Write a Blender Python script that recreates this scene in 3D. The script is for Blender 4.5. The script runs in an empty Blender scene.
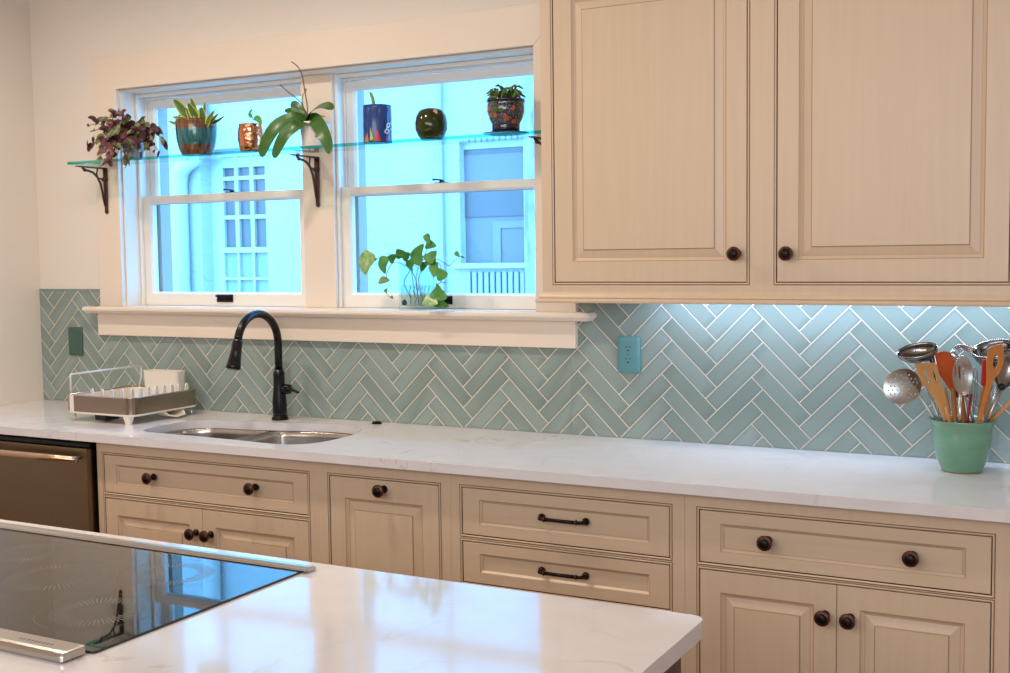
import bpy, bmesh, math, random
from mathutils import Vector, Matrix
random.seed(7)
V = Vector
COL = bpy.context.scene.collection

# ------------------------------------------------------------------ camera
CAM = V((0, -3.57174, 1.51997))
CR = V((0.88212736, 0.47083379, -0.01291749))
CU = V((-0.02136748, 0.06739957, 0.99749723))
CF = V((-0.47052604, 0.87964359, -0.06951554))
FPX = 1184.37
cd = bpy.data.cameras.new('camera')
cam = bpy.data.objects.new('camera', cd)
COL.objects.link(cam)
cam.matrix_world = Matrix(((CR.x, CU.x, -CF.x, CAM.x), (CR.y, CU.y, -CF.y, CAM.y), (CR.z, CU.z, -CF.z, CAM.z), (0, 0, 0, 1)))
cd.sensor_width = 36
cd.lens = FPX / 1010 * 36
cd.clip_start = .02
bpy.context.scene.camera = cam


def at(px, py, y):
    """the real point at depth plane y that was surveyed at this spot of the photograph"""
    d = CF + (px - 505) / FPX * CR - (py - 336.5) / FPX * CU
    return CAM + d * ((y - CAM.y) / d.y)


# ------------------------------------------------------------------ mesh builder
class MB:
    def __init__(s):
        s.v = []; s.f = []; s.m = []; s.s = []; s.attr = {}

    def add(s, vs, fs, m=0, smooth=False):
        b = len(s.v)
        s.v += [tuple(p) for p in vs]
        for f in fs:
            s.f.append([b + i for i in f]); s.m.append(m); s.s.append(smooth)
        return s

    def box(s, x0, x1, y0, y1, z0, z1, m=0):
        x0, x1 = min(x0, x1), max(x0, x1); y0, y1 = min(y0, y1), max(y0, y1); z0, z1 = min(z0, z1), max(z0, z1)
        vs = [(x, y, z) for z in (z0, z1) for y in (y0, y1) for x in (x0, x1)]
        return s.add(vs, [(0, 2, 3, 1), (4, 5, 7, 6), (0, 1, 5, 4), (2, 6, 7, 3), (0, 4, 6, 2), (1, 3, 7, 5)], m)

    def loft(s, loops, m=0, smooth=True, cap0=True, cap1=True, closed=True, mats=None):
        n = len(loops[0]); b = []
        vs = [p for l in loops for p in l]
        fs = []
        base = len(s.v)
        s.v += [tuple(p) for p in vs]
        for k in range(len(loops) - 1):
            for i in range(n if closed else n - 1):
                j = (i + 1) % n
                s.f.append([base + k * n + i, base + k * n + j, base + (k + 1) * n + j, base + (k + 1) * n + i])
                s.m.append(mats[k] if mats else m); s.s.append(smooth)
        if cap0:
            s.f.append([base + i for i in range(n)][::-1]); s.m.append(mats[0] if mats else m); s.s.append(False)
        if cap1:
            s.f.append([base + (len(loops) - 1) * n + i for i in range(n)]); s.m.append(mats[-1] if mats else m); s.s.append(False)
        return s

    def tube(s, path, r, n=10, m=0, cap=True, flat=1.0):
        path = [V(p) for p in path]
        if not hasattr(r, '__len__'): r = [r] * len(path)
        t0 = (path[1] - path[0]).normalized()
        up = V((0, 0, 1)) if abs(t0.z) < .9 else V((0, 1, 0))
        nx = t0.cross(up).normalized()
        loops = []
        for i, p in enumerate(path):
            a = path[max(i - 1, 0)]; b = path[min(i + 1, len(path) - 1)]
            t = (b - a).normalized()
            nx = (nx - t * nx.dot(t)).normalized()
            ny = t.cross(nx)
            loops.append([p + nx * (r[i] * math.cos(2 * math.pi * k / n)) + ny * (r[i] * flat * math.sin(2 * math.pi * k / n)) for k in range(n)])
        return s.loft(loops, m, True, cap, cap)

    def lathe(s, prof, c, n=32, m=0, axis=V((0, 0, 1)), smooth=True, cap0=True, cap1=True, mats=None):
        axis = V(axis).normalized()
        a = V((1, 0, 0)) if abs(axis.x) < .8 else V((0, 0, 1))
        u = axis.cross(a).normalized(); w = axis.cross(u)
        c = V(c)
        loops = [[c + axis * h + u * (r * math.cos(2 * math.pi * k / n)) + w * (r * math.sin(2 * math.pi * k / n)) for k in range(n)] for r, h in prof]
        return s.loft(loops, m, smooth, cap0, cap1, mats=mats)

    def leaf(s, pts, w, nrm=V((0, -1, .3)), fold=.25, m=0, edge=None, shape=None, th=0, n=None):
        """blade along pts: w = widest half width; nrm = the way its face looks; edge = material of a rim band"""
        P = [V(p) for p in pts]
        # resample with catmull-rom
        if n is None: n = 9
        Q = []
        for k in range(n):
            t = k / (n - 1) * (len(P) - 1); i = min(int(t), len(P) - 2); t -= i
            p0 = P[max(i - 1, 0)]; p1 = P[i]; p2 = P[i + 1]; p3 = P[min(i + 2, len(P) - 1)]
            Q.append(.5 * ((2 * p1) + (p2 - p0) * t + (2 * p0 - 5 * p1 + 4 * p2 - p3) * t * t + (3 * p1 - p0 - 3 * p2 + p3) * t ** 3))
        shape = shape or (lambda t: math.sin(math.pi * min(1, t * .93 + .07)) ** .75)
        nrm = V(nrm).normalized()
        cols = [-1, -.72, 0, .72, 1] if edge is not None else [-1, -.5, 0, .5, 1]
        vs = []
        for k, q in enumerate(Q):
            tt = (Q[min(k + 1, n - 1)] - Q[max(k - 1, 0)]).normalized()
            sd = tt.cross(nrm)
            sd = sd.normalized() if sd.length > 1e-4 else V((1, 0, 0))
            up = sd.cross(tt).normalized()
            ww = w * shape(k / (n - 1)) + .0002
            for c in cols:
                vs.append(q + sd * (ww * c) + up * (abs(c) * ww * fold))
        b = len(s.v); s.v += [tuple(v) for v in vs]
        for k in range(n - 1):
            for c in range(4):
                a0 = b + k * 5 + c
                s.f.append([a0, a0 + 1, a0 + 6, a0 + 5])
                s.m.append(edge if (edge is not None and c in (0, 3)) else m); s.s.append(True)
        return s

    def build(s, name, mats, parent=None, bevel=0, seg=2, solid=0, sub=0, attr=None, root=None, ang=30):
        me = bpy.data.meshes.new(name)
        me.from_pydata(s.v, [], s.f)
        if not isinstance(mats, (list, tuple)): mats = [mats]
        for mt in mats: me.materials.append(mt)
        me.polygons.foreach_set('material_index', s.m)
        me.polygons.foreach_set('use_smooth', s.s)
        bm = bmesh.new(); bm.from_mesh(me)
        if not solid: bmesh.ops.recalc_face_normals(bm, faces=bm.faces)
        bm.to_mesh(me); bm.free()
        o = bpy.data.objects.new(name, me)
        COL.objects.link(o)
        if solid:
            md = o.modifiers.new('s', 'SOLIDIFY'); md.thickness = solid; md.offset = 0
        if bevel:
            md = o.modifiers.new('b', 'BEVEL'); md.width = bevel; md.segments = seg; md.limit_method = 'ANGLE'; md.angle_limit = math.radians(ang)
            md.harden_normals = False
        if sub:
            md = o.modifiers.new('u', 'SUBSURF'); md.levels = sub; md.render_levels = sub
        if parent is not None:
            o.parent = parent
            o.location = -wloc(parent)
        return o


def wloc(o):
    l = V(o.location)
    while o.parent: o = o.parent; l += V(o.location)
    return l


def tag(o, label=None, cat=None, group=None, kind=None):
    if label: o['label'] = label
    if cat: o['category'] = cat
    if group: o['group'] = group
    if kind: o['kind'] = kind
    return o


def thing(name, loc, label=None, cat=None, group=None, kind=None):
    o = bpy.data.objects.new(name, None); COL.objects.link(o); o.location = loc; o.empty_display_size = .05
    return tag(o, label, cat, group, kind)


# ------------------------------------------------------------------ materials
def S(c):  # sRGB 0-255 -> linear
    return tuple(((x / 255 + .055) / 1.055) ** 2.4 if x / 255 > .04045 else x / 255 / 12.92 for x in c) + (1,)


def mat(name, col, rough=.5, metal=0, spec=.5, coat=0, coat_r=.05, bump=0, bscale=200, noise=0, nscale=(8, 8, 8), ncol=None, sss=0, aniso=0, ior=1.5, detail=3, trans=0):
    m = bpy.data.materials.new(name); m.use_nodes = True
    nt = m.node_tree; b = nt.nodes['Principled BSDF']
    b.inputs['Base Color'].default_value = col
    b.inputs['Roughness'].default_value = rough
    b.inputs['Metallic'].default_value = metal
    b.inputs['Specular IOR Level'].default_value = spec
    b.inputs['Coat Weight'].default_value = coat
    b.inputs['Coat Roughness'].default_value = coat_r
    b.inputs['IOR'].default_value = ior
    b.inputs['Transmission Weight'].default_value = trans
    tc = nt.nodes.new('ShaderNodeTexCoord')
    if noise:
        mp = nt.nodes.new('ShaderNodeMapping'); mp.inputs['Scale'].default_value = nscale
        n = nt.nodes.new('ShaderNodeTexNoise'); n.inputs['Scale'].default_value = 1; n.inputs['Detail'].default_value = detail
        mx = nt.nodes.new('ShaderNodeMix'); mx.data_type = 'RGBA'
        rp = nt.nodes.new('ShaderNodeMapRange'); rp.inputs['From Min'].default_value = .3; rp.inputs['From Max'].default_value = .7; rp.inputs['To Max'].default_value = noise
        nt.links.new(tc.outputs['Object'], mp.inputs[0]); nt.links.new(mp.outputs[0], n.inputs['Vector'])
        nt.links.new(n.outputs['Fac'], rp.inputs['Value']); nt.links.new(rp.outputs[0], mx.inputs['Factor'])
        mx.inputs['A'].default_value = col; mx.inputs['B'].default_value = ncol or tuple(c * .6 for c in col[:3]) + (1,)
        nt.links.new(mx.outputs['Result'], b.inputs['Base Color'])
    if bump:
        n = nt.nodes.new('ShaderNodeTexNoise'); n.inputs['Scale'].default_value = bscale
        bp = nt.nodes.new('ShaderNodeBump'); bp.inputs['Strength'].default_value = bump; bp.inputs['Distance'].default_value = .002
        nt.links.new(tc.outputs['Object'], n.inputs['Vector']); nt.links.new(n.outputs['Fac'], bp.inputs['Height']); nt.links.new(bp.outputs[0], b.inputs['Normal'])
    return m


def thin_glass(name, tint=(1, 1, 1, 1), rough=0.0, ior=1.5):
    m = bpy.data.materials.new(name); m.use_nodes = True
    nt = m.node_tree; nt.nodes.clear()
    o = nt.nodes.new('ShaderNodeOutputMaterial'); mx = nt.nodes.new('ShaderNodeMixShader')
    t = nt.nodes.new('ShaderNodeBsdfTransparent'); t.inputs[0].default_value = tint
    g = nt.nodes.new('ShaderNodeBsdfGlossy'); g.inputs['Roughness'].default_value = rough
    f = nt.nodes.new('ShaderNodeFresnel'); f.inputs[0].default_value = ior
    ge = nt.nodes.new('ShaderNodeNewGeometry'); sb = nt.nodes.new('ShaderNodeMath'); sb.operation = 'SUBTRACT'; sb.inputs[0].default_value = 1
    ml = nt.nodes.new('ShaderNodeMath'); ml.operation = 'MULTIPLY'
    nt.links.new(ge.outputs['Backfacing'], sb.inputs[1]); nt.links.new(sb.outputs[0], ml.inputs[0]); nt.links.new(f.outputs[0], ml.inputs[1])
    nt.links.new(ml.outputs[0], mx.inputs[0]); nt.links.new(t.outputs[0], mx.inputs[1]); nt.links.new(g.outputs[0], mx.inputs[2]); nt.links.new(mx.outputs[0], o.inputs[0])
    return m


M = {}
M['wall'] = mat('wall paint', S((228, 217, 206)), .75, bump=.12, bscale=160, noise=.15, nscale=(1.5, 1.5, 1.5), ncol=S((222, 209, 196)))
M['ceiling'] = mat('ceiling paint', S((238, 232, 222)), .8)
M['trim'] = mat('trim paint', S((230, 213, 195)), .38, bump=.04, bscale=60)
M['sash'] = mat('sash paint', S((236, 228, 218)), .35)
M['cab'] = mat('glazed cabinet paint', S((216, 190, 162)), .36, noise=.55, nscale=(60, 60, 2.5), ncol=S((206, 182, 157)), detail=4)
M['cabh'] = mat('glazed rail paint', S((216, 190, 162)), .36, noise=.5, nscale=(2.5, 60, 60), ncol=S((206, 183, 158)), detail=4)
M['glaze'] = mat('brown glaze line', S((150, 116, 84)), .5)
M['softglaze'] = mat('light brown glaze', S((176, 144, 112)), .45)
M['dark'] = mat('dark gap', (.012, .01, .009, 1), .7)
M['bronze'] = mat('oil rubbed bronze', (.009, .007, .007, 1), .34, metal=.5, spec=.3, noise=.5, nscale=(150, 150, 150), ncol=(.028, .013, .009, 1))
M['copperrim'] = mat('worn copper rim', (.11, .036, .022, 1), .38, metal=.7)
M['black'] = mat('satin black', (.004, .0035, .004, 1), .24, spec=.35)
M['rubber'] = mat('black rubber', (.012, .012, .012, 1), .6)
M['steel'] = mat('brushed steel', (.50, .46, .42, 1), .28, metal=1, bump=.05, bscale=300)
M['chrome'] = mat('polished steel', (.56, .53, .50, 1), .2, metal=1)
M['whiteplastic'] = mat('white plastic', S((225, 215, 203)), .4)
M['clearplastic'] = mat('frosted clear plastic', S((235, 236, 240)), .15, trans=.15)
M['grout'] = mat('pale grout', S((226, 208, 194)), .85)
M['glass'] = thin_glass('window glass', (.96, .98, .98, 1))
M['soil'] = mat('potting soil', (.03, .02, .012, 1), .95, bump=.8, bscale=300)


def quartz():
    m = bpy.data.materials.new('white quartz'); m.use_nodes = True
    nt = m.node_tree; b = nt.nodes['Principled BSDF']
    b.inputs['Roughness'].default_value = .08; b.inputs['IOR'].default_value = 1.7
    tc = nt.nodes.new('ShaderNodeTexCoord')
    n1 = nt.nodes.new('ShaderNodeTexNoise'); n1.inputs['Scale'].default_value = 3.1; n1.inputs['Detail'].default_value = 6; n1.inputs['Distortion'].default_value = 1.2
    mr = nt.nodes.new('ShaderNodeMath'); mr.operation = 'SUBTRACT'; mr.inputs[1].default_value = .5
    ab = nt.nodes.new('ShaderNodeMath'); ab.operation = 'ABSOLUTE'
    rg = nt.nodes.new('ShaderNodeMapRange'); rg.inputs['From Min'].default_value = 0; rg.inputs['From Max'].default_value = .012; rg.inputs['To Min'].default_value = 1; rg.inputs['To Max'].default_value = 0
    n2 = nt.nodes.new('ShaderNodeTexNoise'); n2.inputs['Scale'].default_value = 2.3; n2.inputs['Detail'].default_value = 2
    r2 = nt.nodes.new('ShaderNodeMapRange'); r2.inputs['From Min'].default_value = .5; r2.inputs['From Max'].default_value = .72; r2.inputs['To Max'].default_value = .5
    mu = nt.nodes.new('ShaderNodeMath'); mu.operation = 'MULTIPLY'
    n3 = nt.nodes.new('ShaderNodeTexNoise'); n3.inputs['Scale'].default_value = 14; n3.inputs['Detail'].default_value = 5
    m0 = nt.nodes.new('ShaderNodeMix'); m0.data_type = 'RGBA'; m0.inputs['A'].default_value = S((234, 229, 231)); m0.inputs['B'].default_value = S((224, 217, 216))
    mx = nt.nodes.new('ShaderNodeMix'); mx.data_type = 'RGBA'; mx.inputs['B'].default_value = S((176, 148, 122))
    L = nt.links.new
    for n in (n1, n2, n3): L(tc.outputs['Object'], n.inputs['Vector'])
    L(n1.outputs['Fac'], mr.inputs[0]); L(mr.outputs[0], ab.inputs[0]); L(ab.outputs[0], rg.inputs['Value'])
    L(n2.outputs['Fac'], r2.inputs['Value']); L(rg.outputs[0], mu.inputs[0]); L(r2.outputs[0], mu.inputs[1])
    L(n3.outputs['Fac'], m0.inputs['Factor']); L(m0.outputs['Result'], mx.inputs['A']); L(mu.outputs[0], mx.inputs['Factor'])
    L(mx.outputs['Result'], b.inputs['Base Color'])
    return m


M['quartz'] = quartz()

# ------------------------------------------------------------------ room shell
XL, XR, YF, ZC = -4.1925, 1.9, -5.6, 2.78
CT = .914
WX0, WX1, WZ0, WZ1 = -3.672, -1.789, 1.312, 2.198     # window opening
def struct(mb, name, m, label=None, **k):
    return tag(mb.build(name, m, **k), label, kind='structure')

mb = MB()
mb.box(XL, WX0 - .006, .008, .17, 0, ZC).box(WX1 + .006, XR, .008, .17, 0, ZC).box(WX0 - .006, WX1 + .006, .008, .17, 0, WZ0 - .01).box(WX0 - .006, WX1 + .006, .008, .17, WZ1 + .006, ZC)
struct(mb, 'wall_back', M['wall'])
struct(MB().box(XL - .12, XL, YF, .17, 0, ZC), 'wall_left', M['wall'])
struct(MB().box(XR, XR + .12, YF, .17, 0, ZC), 'wall_right', M['wall'])
struct(MB().box(XL - .12, XR + .12, YF - .12, YF, 0, ZC), 'wall_front', M['wall'])
struct(MB().box(XL - .12, XR + .12, YF - .12, .17, ZC, ZC + .1), 'ceiling', M['ceiling'])
M['floor'] = mat('oak floor', S((150, 98, 54)), .35, noise=.6, nscale=(2, 30, 1), ncol=S((118, 72, 38)))
struct(MB().box(XL - .12, XR + .12, YF - .12, .17, -.1, 0), 'floor', M['floor'])

# casing: flat mitred boards
cx0, cx1, cz1 = -3.808, -1.634, 2.341
ix0, ix1, iz1 = -3.679, -1.781, 2.2075
mb = MB()
def prism(mb, poly, y0, y1, m=0):      # poly in (x, z)
    n = len(poly)
    vs = [(x, y0, z) for x, z in poly] + [(x, y1, z) for x, z in poly]
    fs = [tuple(range(n)), tuple(range(2 * n - 1, n - 1, -1))] + [(i, (i + 1) % n, n + (i + 1) % n, n + i) for i in range(n)]
    return mb.add(vs, fs, m)
zb = 1.3255
prism(mb, [(cx0, zb), (ix0, zb), (ix0, iz1), (cx0, cz1)], -.02, .008)
prism(mb, [(cx0, cz1), (ix0, iz1), (ix1, iz1), (cx1, cz1)], -.0205, .008)
prism(mb, [(ix1, zb), (cx1, zb), (cx1, cz1), (ix1, iz1)], -.02, .008)
struct(mb, 'trim_1', M['trim'], 'flat mitred casing boards around the double window', bevel=.0012, seg=1)
# jamb boards + head + mullion
mb = MB()
mb.box(WX0 - .006, WX0, 0, .17, zb, WZ1).box(WX1, WX1 + .006, 0, .17, zb, WZ1).box(WX0 - .006, WX1 + .006, 0, .17, WZ1, WZ1 + .006)
struct(mb, 'trim_2', M['trim'], 'white jamb and head boards lining the window recess')
MX0, MX1 = -2.806, -2.662
struct(MB().box(MX0, MX1, .062, .17, zb, WZ1), 'trim_3', M['trim'], 'wide flat mullion between the two windows', bevel=.002)
# stool with rounded nose and returned ends
def nose(o):   # profile points (outward offset, z)
    return [(o * 0, 1.297), (.030 + 0, 1.297), (.034, 1.3005), (.038, 1.305), (.0435, 1.309), (.0445, 1.315), (.0425, 1.3215), (.0385, 1.3245), (.034, 1.3255)]
def sweep(mb, path, prof, m=0, mats=None, smooth=False):
    """path: list of (x,y) with outward side on the right; prof: list of (offset,z); mitred"""
    loops = []
    n = len(path)
    for i, p in enumerate(path):
        p = V((p[0], p[1]))
        def nor(a, b):
            d = (V(b) - V(a)).normalized(); return V((d.y, -d.x))
        if i == 0: nn = nor(path[0], path[1]); k = 1
        elif i == n - 1: nn = nor(path[-2], path[-1]); k = 1
        else:
            a = nor(path[i - 1], path[i]); b = nor(path[i], path[i + 1]); nn = (a + b).normalized(); k = 1 / max(.3, nn.dot(a))
        loops.append([(p.x + nn.x * o * k, p.y + nn.y * o * k, z) for o, z in prof])
    base = len(mb.v); q = len(prof)
    for l in loops: mb.v += l
    for i in range(n - 1):
        for j in range(q - 1):
            mb.f.append([base + i * q + j, base + (i + 1) * q + j, base + (i + 1) * q + j + 1, base + i * q + j + 1]); mb.m.append(mats[j] if mats else m); mb.s.append(smooth)
    mb.f.append([base + j for j in range(q)]); mb.m.append(m); mb.s.append(False)
    mb.f.append([base + (n - 1) * q + j for j in range(q)][::-1]); mb.m.append(m); mb.s.append(False)
    return mb
sx0, sx1 = -3.822, -1.611
mb = MB()
sweep(mb, [(sx0, .0), (sx0, -.021), (sx1, -.021), (sx1, .0)], nose(0))
mb.box(sx0 + .001, sx1 - .001, -.0215, .008, 1.2975, 1.3254).box(WX0, WX1, .007, .095, 1.2975, 1.3254)
struct(mb, 'trim_4', M['trim'], 'window sill board with rounded nose')
mb = MB().box(-3.8265, -1.6365, -.02, .0075, 1.2045, 1.2969)
struct(mb, 'trim_5', M['trim'], 'flat apron board under the window sill', bevel=.0025)

# ------------------------------------------------------------------ windows
def window(n, x0, x1, lock_x, lift_x, label):
    r = thing('window_%d' % n, ((x0 + x1) / 2, .1, 1.33), label, None, None, 'structure')
    mb = MB()
    z0, z1 = 1.3256, WZ1 - .0005
    # stops / liners: stepped
    for sgn, xe in ((1, x0), (-1, x1)):
        a = lambda d: xe + sgn * d
        mb.box(a(.0005), a(.012), .078, .094, z0, z1)
        mb.box(a(.0005), a(.006), .094, .165, z0, z1)
        mb.box(a(.006), a(.014), .127, .1335, 1.78, z1)
        mb.box(a(.006), a(.016), .158, .166, z0, z1)
    mb.box(x0 + .0005, x1 - .0005, .088, .1, z1 - .014, z1)
    mb.box(x0 + .0005, x1 - .0005, .1, .165, z1 - .008, z1)
    mb.box(x0 + .0005, x1 - .0005, .125, .131, z1 - .022, z1 - .008)
    mb.box(x0, x1, .096, .17, 1.30, 1.3255)
    mb.build('frame', M['sash'], r, bevel=.001, seg=1)
    def sash(name, xa, xb, za, zb_, ya, yb, st, rb, rt):
        m2 = MB()
        y_ = ya; bv = .008
        loops = []
        def rect(ix, izb, izt, y): return [(xa + ix, y, za + izb), (xb - ix, y, za + izb), (xb - ix, y, zb_ - izt), (xa + ix, y, zb_ - izt)]
        L = [rect(0, 0, 0, yb), rect(0, 0, 0, ya), rect(st - bv, rb - bv, rt - bv, ya), rect(st, rb, rt, ya + .010), rect(st, rb, rt, yb - .006), rect(st - .003, rb - .003, rt - .003, yb), rect(0, 0, 0, yb)]
        m2.loft(L, 0, False, False, False)
        o = m2.build(name, M['sash'], r, bevel=.0008, seg=1)
        g = MB(); yy = ya + .018
        g.add([(xa + st - .004, yy, za + rb - .004), (xb - st + .004, yy, za + rb - .004), (xb - st + .004, yy, zb_ - rt + .004), (xa + st - .004, yy, zb_ - rt + .004)], [(0, 1, 2, 3)])
        g.build('pane', M['glass'], o, solid=.003)
        return o
    lo = sash('lower_sash', x0 + .0068, x1 - .0068, 1.3262, 1.7775, .0945, .1275, .045, .055, .034)
    upo = sash('upper_sash', x0 + .0068, x1 - .0068, 1.745, z1 - .0235, .1340, .1570, .045, .034, .036)
    # dark gasket line under the meeting rail
    MB().box(x0 + .058, x1 - .058, .1130, .1160, 1.741, 1.7445).build('gasket', M['steel'], lo)
    # sash lock
    lx = lock_x
    k = MB()
    k.lathe([(.013, 0), (.013, .004), (.009, .007), (.007, .012), (0.0005, .012)], (lx, .117, 1.7776), 14)
    k.box(lx - .03, lx + .03, .109, .125, 1.7776, 1.7806)
    k.tube([(lx, .117, 1.789), (lx - .012, .108, 1.7905), (lx - .03, .1, 1.791)], [.0045, .005, .0065], 8, flat=.6)
    k.build('sash_lock', M['black'], lo, bevel=.0008, seg=1)
    # finger lift: dark cup
    k = MB(); zx = 1.3415
    k.box(lift_x - .042, lift_x + .042, .0915, .0944, zx, zx + .031, 0)
    k.box(lift_x - .039, lift_x + .039, .0800, .0915, zx + .021, zx + .029, 0)
    k.box(lift_x - .039, lift_x + .039, .0860, .0915, zx + .003, zx + .007, 0)
    k.box(lift_x - .004, lift_x + .004, .0895, .0925, zx + .010, zx + .017, 0)
    k.build('sash_lift', M['bronze'], lo, bevel=.0015, seg=2)
    return r
window(1, WX0, MX0, -3.2006, -3.2333, 'left double hung window with blue daylight outside')
window(2, MX1, WX1, -2.2226, -2.2147, 'right double hung window with blue daylight outside')

# ------------------------------------------------------------------ tiled backsplash (herringbone)
TD, TS = .07313, .14742
TX0, TZ0 = -3.99674, .98415
def clip(poly, ax, val, keep_greater):
    out = []
    n = len(poly)
    for i in range(n):
        a, b = poly[i], poly[(i + 1) % n]
        ia = (a[ax] >= val) == keep_greater; ib = (b[ax] >= val) == keep_greater
        if ia: out.append(a)
        if ia != ib:
            t = (val - a[ax]) / (b[ax] - a[ax])
            out.append(tuple(a[j] + (b[j] - a[j]) * t for j in range(len(a))))
    return out
def backsplash():
    W = TD / math.sqrt(2); Lt = TS * math.sqrt(2)
    xv = TX0 - (Lt - W) / math.sqrt(2); zv = TZ0 - TD / 2 - Lt / math.sqrt(2)
    g = .0030; c = math.sqrt(.5)
    regs = [(XL + .0015, -3.79, CT + .001, 1.387), (-3.79, -1.66, CT + .001, 1.25), (-1.66, 1.2, CT + .001, 1.40)]
    vs, fs, uv, tid, ms = [], [], [], [], []
    rnd = random.Random(3)
    for i in range(-2, 20):
        for k in range(-6, 14):
            for typ in (0, 1):
                if typ == 0: x0, x1, y0, y1 = k * W, k * W + Lt, k * W, k * W + W
                else: x0, x1, y0, y1 = k * W - W, k * W, k * W, k * W + Lt
                tint = rnd.random(); tint2 = rnd.random()
                def ring(ins):
                    P = [(x0 + ins, y0 + ins), (x1 - ins, y0 + ins), (x1 - ins, y1 - ins), (x0 + ins, y1 - ins)]
                    out = []
                    for (x, y) in P:
                        u = ((x - x0) / Lt, (y - y0) / W) if typ == 0 else ((y - y0) / Lt, (x - x0) / W)
                        out.append((xv + 2 * TS * i + (x - y) * c, zv + (x + y) * c, u[0], u[1]))
                    return out
                R0, R1 = ring(g / 2), ring(g / 2 + .0016)
                for (a, b, zc, zd) in regs:
                    if max(p[0] for p in R0) < a or min(p[0] for p in R0) > b or max(p[1] for p in R0) < zc or min(p[1] for p in R0) > zd: continue
                    faces = [([p + (0.0,) for p in R1])]
                    for j in range(4):
                        jj = (j + 1) % 4
                        faces.append([R0[j] + (.0006,), R0[jj] + (.0006,), R1[jj] + (0.,), R1[j] + (0.,)])
                        faces.append([R0[j] + (.0045,), R0[jj] + (.0045,), R0[jj] + (.0006,), R0[j] + (.0006,)])
                    for f in faces:
                        f = clip(f, 0, a, True)
                        if len(f) > 2: f = clip(f, 0, b, False)
                        if len(f) > 2: f = clip(f, 1, zc, True)
                        if len(f) > 2: f = clip(f, 1, zd, False)
                        if len(f) < 3: continue
                        b0 = len(vs)
                        for p in f: vs.append((p[0], p[4], p[1])); uv.append((p[2], p[3])); tid.append((tint, tint2, 0, 1))
                        fs.append([b0 + q for q in range(len(f))]); ms.append(0)
    def bx(x0, x1, y0, y1, z0, z1, mi, t=.5):
        b0 = len(vs)
        vv = [(x, y, z) for z in (z0, z1) for y in (y0, y1) for x in (x0, x1)]
        vs.extend(vv); uv.extend([(.5, .5)] * 8); tid.extend([(t, t, 0, 1)] * 8)
        for f in [(0, 2, 3, 1), (4, 5, 7, 6), (0, 1, 5, 4), (2, 6, 7, 3), (0, 4, 6, 2), (1, 3, 7, 5)]:
            fs.append([b0 + q for q in f]); ms.append(mi)
    for (a, b, zc, zd) in regs: bx(a, b, .0010, .0078, zc, zd, 1)
    # thin liner strip with grout along the top of the left piece
    for a, b in ((XL + .0015, -4.055), (-4.053, -3.9), (-3.898, -3.79)): bx(a, b, -.0006, .0076, 1.3885, 1.3955, 0, .4)
    me = bpy.data.meshes.new('backsplash'); me.from_pydata(vs, [], fs)
    u = me.uv_layers.new(name='tile'); ca = me.color_attributes.new('tid', 'FLOAT_COLOR', 'CORNER')
    for p in me.polygons:
        for li in p.loop_indices:
            vi = me.loops[li].vertex_index
            u.data[li].uv = uv[vi]; ca.data[li].color = tid[vi]
    m = bpy.data.materials.new('glazed green grey tile'); m.use_nodes = True
    nt = m.node_tree; b = nt.nodes['Principled BSDF']; L = nt.links.new
    b.inputs['Roughness'].default_value = .12; b.inputs['IOR'].default_value = 1.5
    at_ = nt.nodes.new('ShaderNodeVertexColor'); at_.layer_name = 'tid'
    sp = nt.nodes.new('ShaderNodeSeparateColor'); L(at_.outputs['Color'], sp.inputs[0])
    m1 = nt.nodes.new('ShaderNodeMix'); m1.data_type = 'RGBA'; m1.inputs['A'].default_value = S((129, 144, 136)); m1.inputs['B'].default_value = S((142, 157, 151))
    L(sp.outputs[0], m1.inputs['Factor'])
    uvn = nt.nodes.new('ShaderNodeUVMap'); uvn.uv_map = 'tile'
    sx = nt.nodes.new('ShaderNodeSeparateXYZ'); L(uvn.outputs[0], sx.inputs[0])
    # glaze pools: edges of each tile are thinner and greener
    def edge(out, scale):
        a = nt.nodes.new('ShaderNodeMath'); a.operation = 'SUBTRACT'; a.inputs[1].default_value = .5; L(out, a.inputs[0])
        c_ = nt.nodes.new('ShaderNodeMath'); c_.operation = 'ABSOLUTE'; L(a.outputs[0], c_.inputs[0])
        d = nt.nodes.new('ShaderNodeMapRange'); d.inputs['From Min'].default_value = scale; d.inputs['From Max'].default_value = .5; L(c_.outputs[0], d.inputs['Value'])
        return d.outputs[0]
    mxx = nt.nodes.new('ShaderNodeMath'); mxx.operation = 'MAXIMUM'; L(edge(sx.outputs[0], .46), mxx.inputs[0]); L(edge(sx.outputs[1], .34), mxx.inputs[1])
    sc = nt.nodes.new('ShaderNodeMath'); sc.operation = 'MULTIPLY'; sc.inputs[1].default_value = .45; L(mxx.outputs[0], sc.inputs[0])
    m2 = nt.nodes.new('ShaderNodeMix'); m2.data_type = 'RGBA'; m2.inputs['B'].default_value = S((106, 123, 113)); L(m1.outputs['Result'], m2.inputs['A']); L(sc.outputs[0], m2.inputs['Factor'])
    L(m2.outputs['Result'], b.inputs['Base Color'])
    tc = nt.nodes.new('ShaderNodeTexCoord'); nz = nt.nodes.new('ShaderNodeTexNoise'); nz.inputs['Scale'].default_value = 26; L(tc.outputs['Object'], nz.inputs['Vector'])
    bp = nt.nodes.new('ShaderNodeBump'); bp.inputs['Strength'].default_value = .12; bp.inputs['Distance'].default_value = .004; L(nz.outputs['Fac'], bp.inputs['Height']); L(bp.outputs[0], b.inputs['Normal'])
    me.materials.append(m); me.materials.append(M['grout'])
    me.polygons.foreach_set('material_index', ms)
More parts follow.
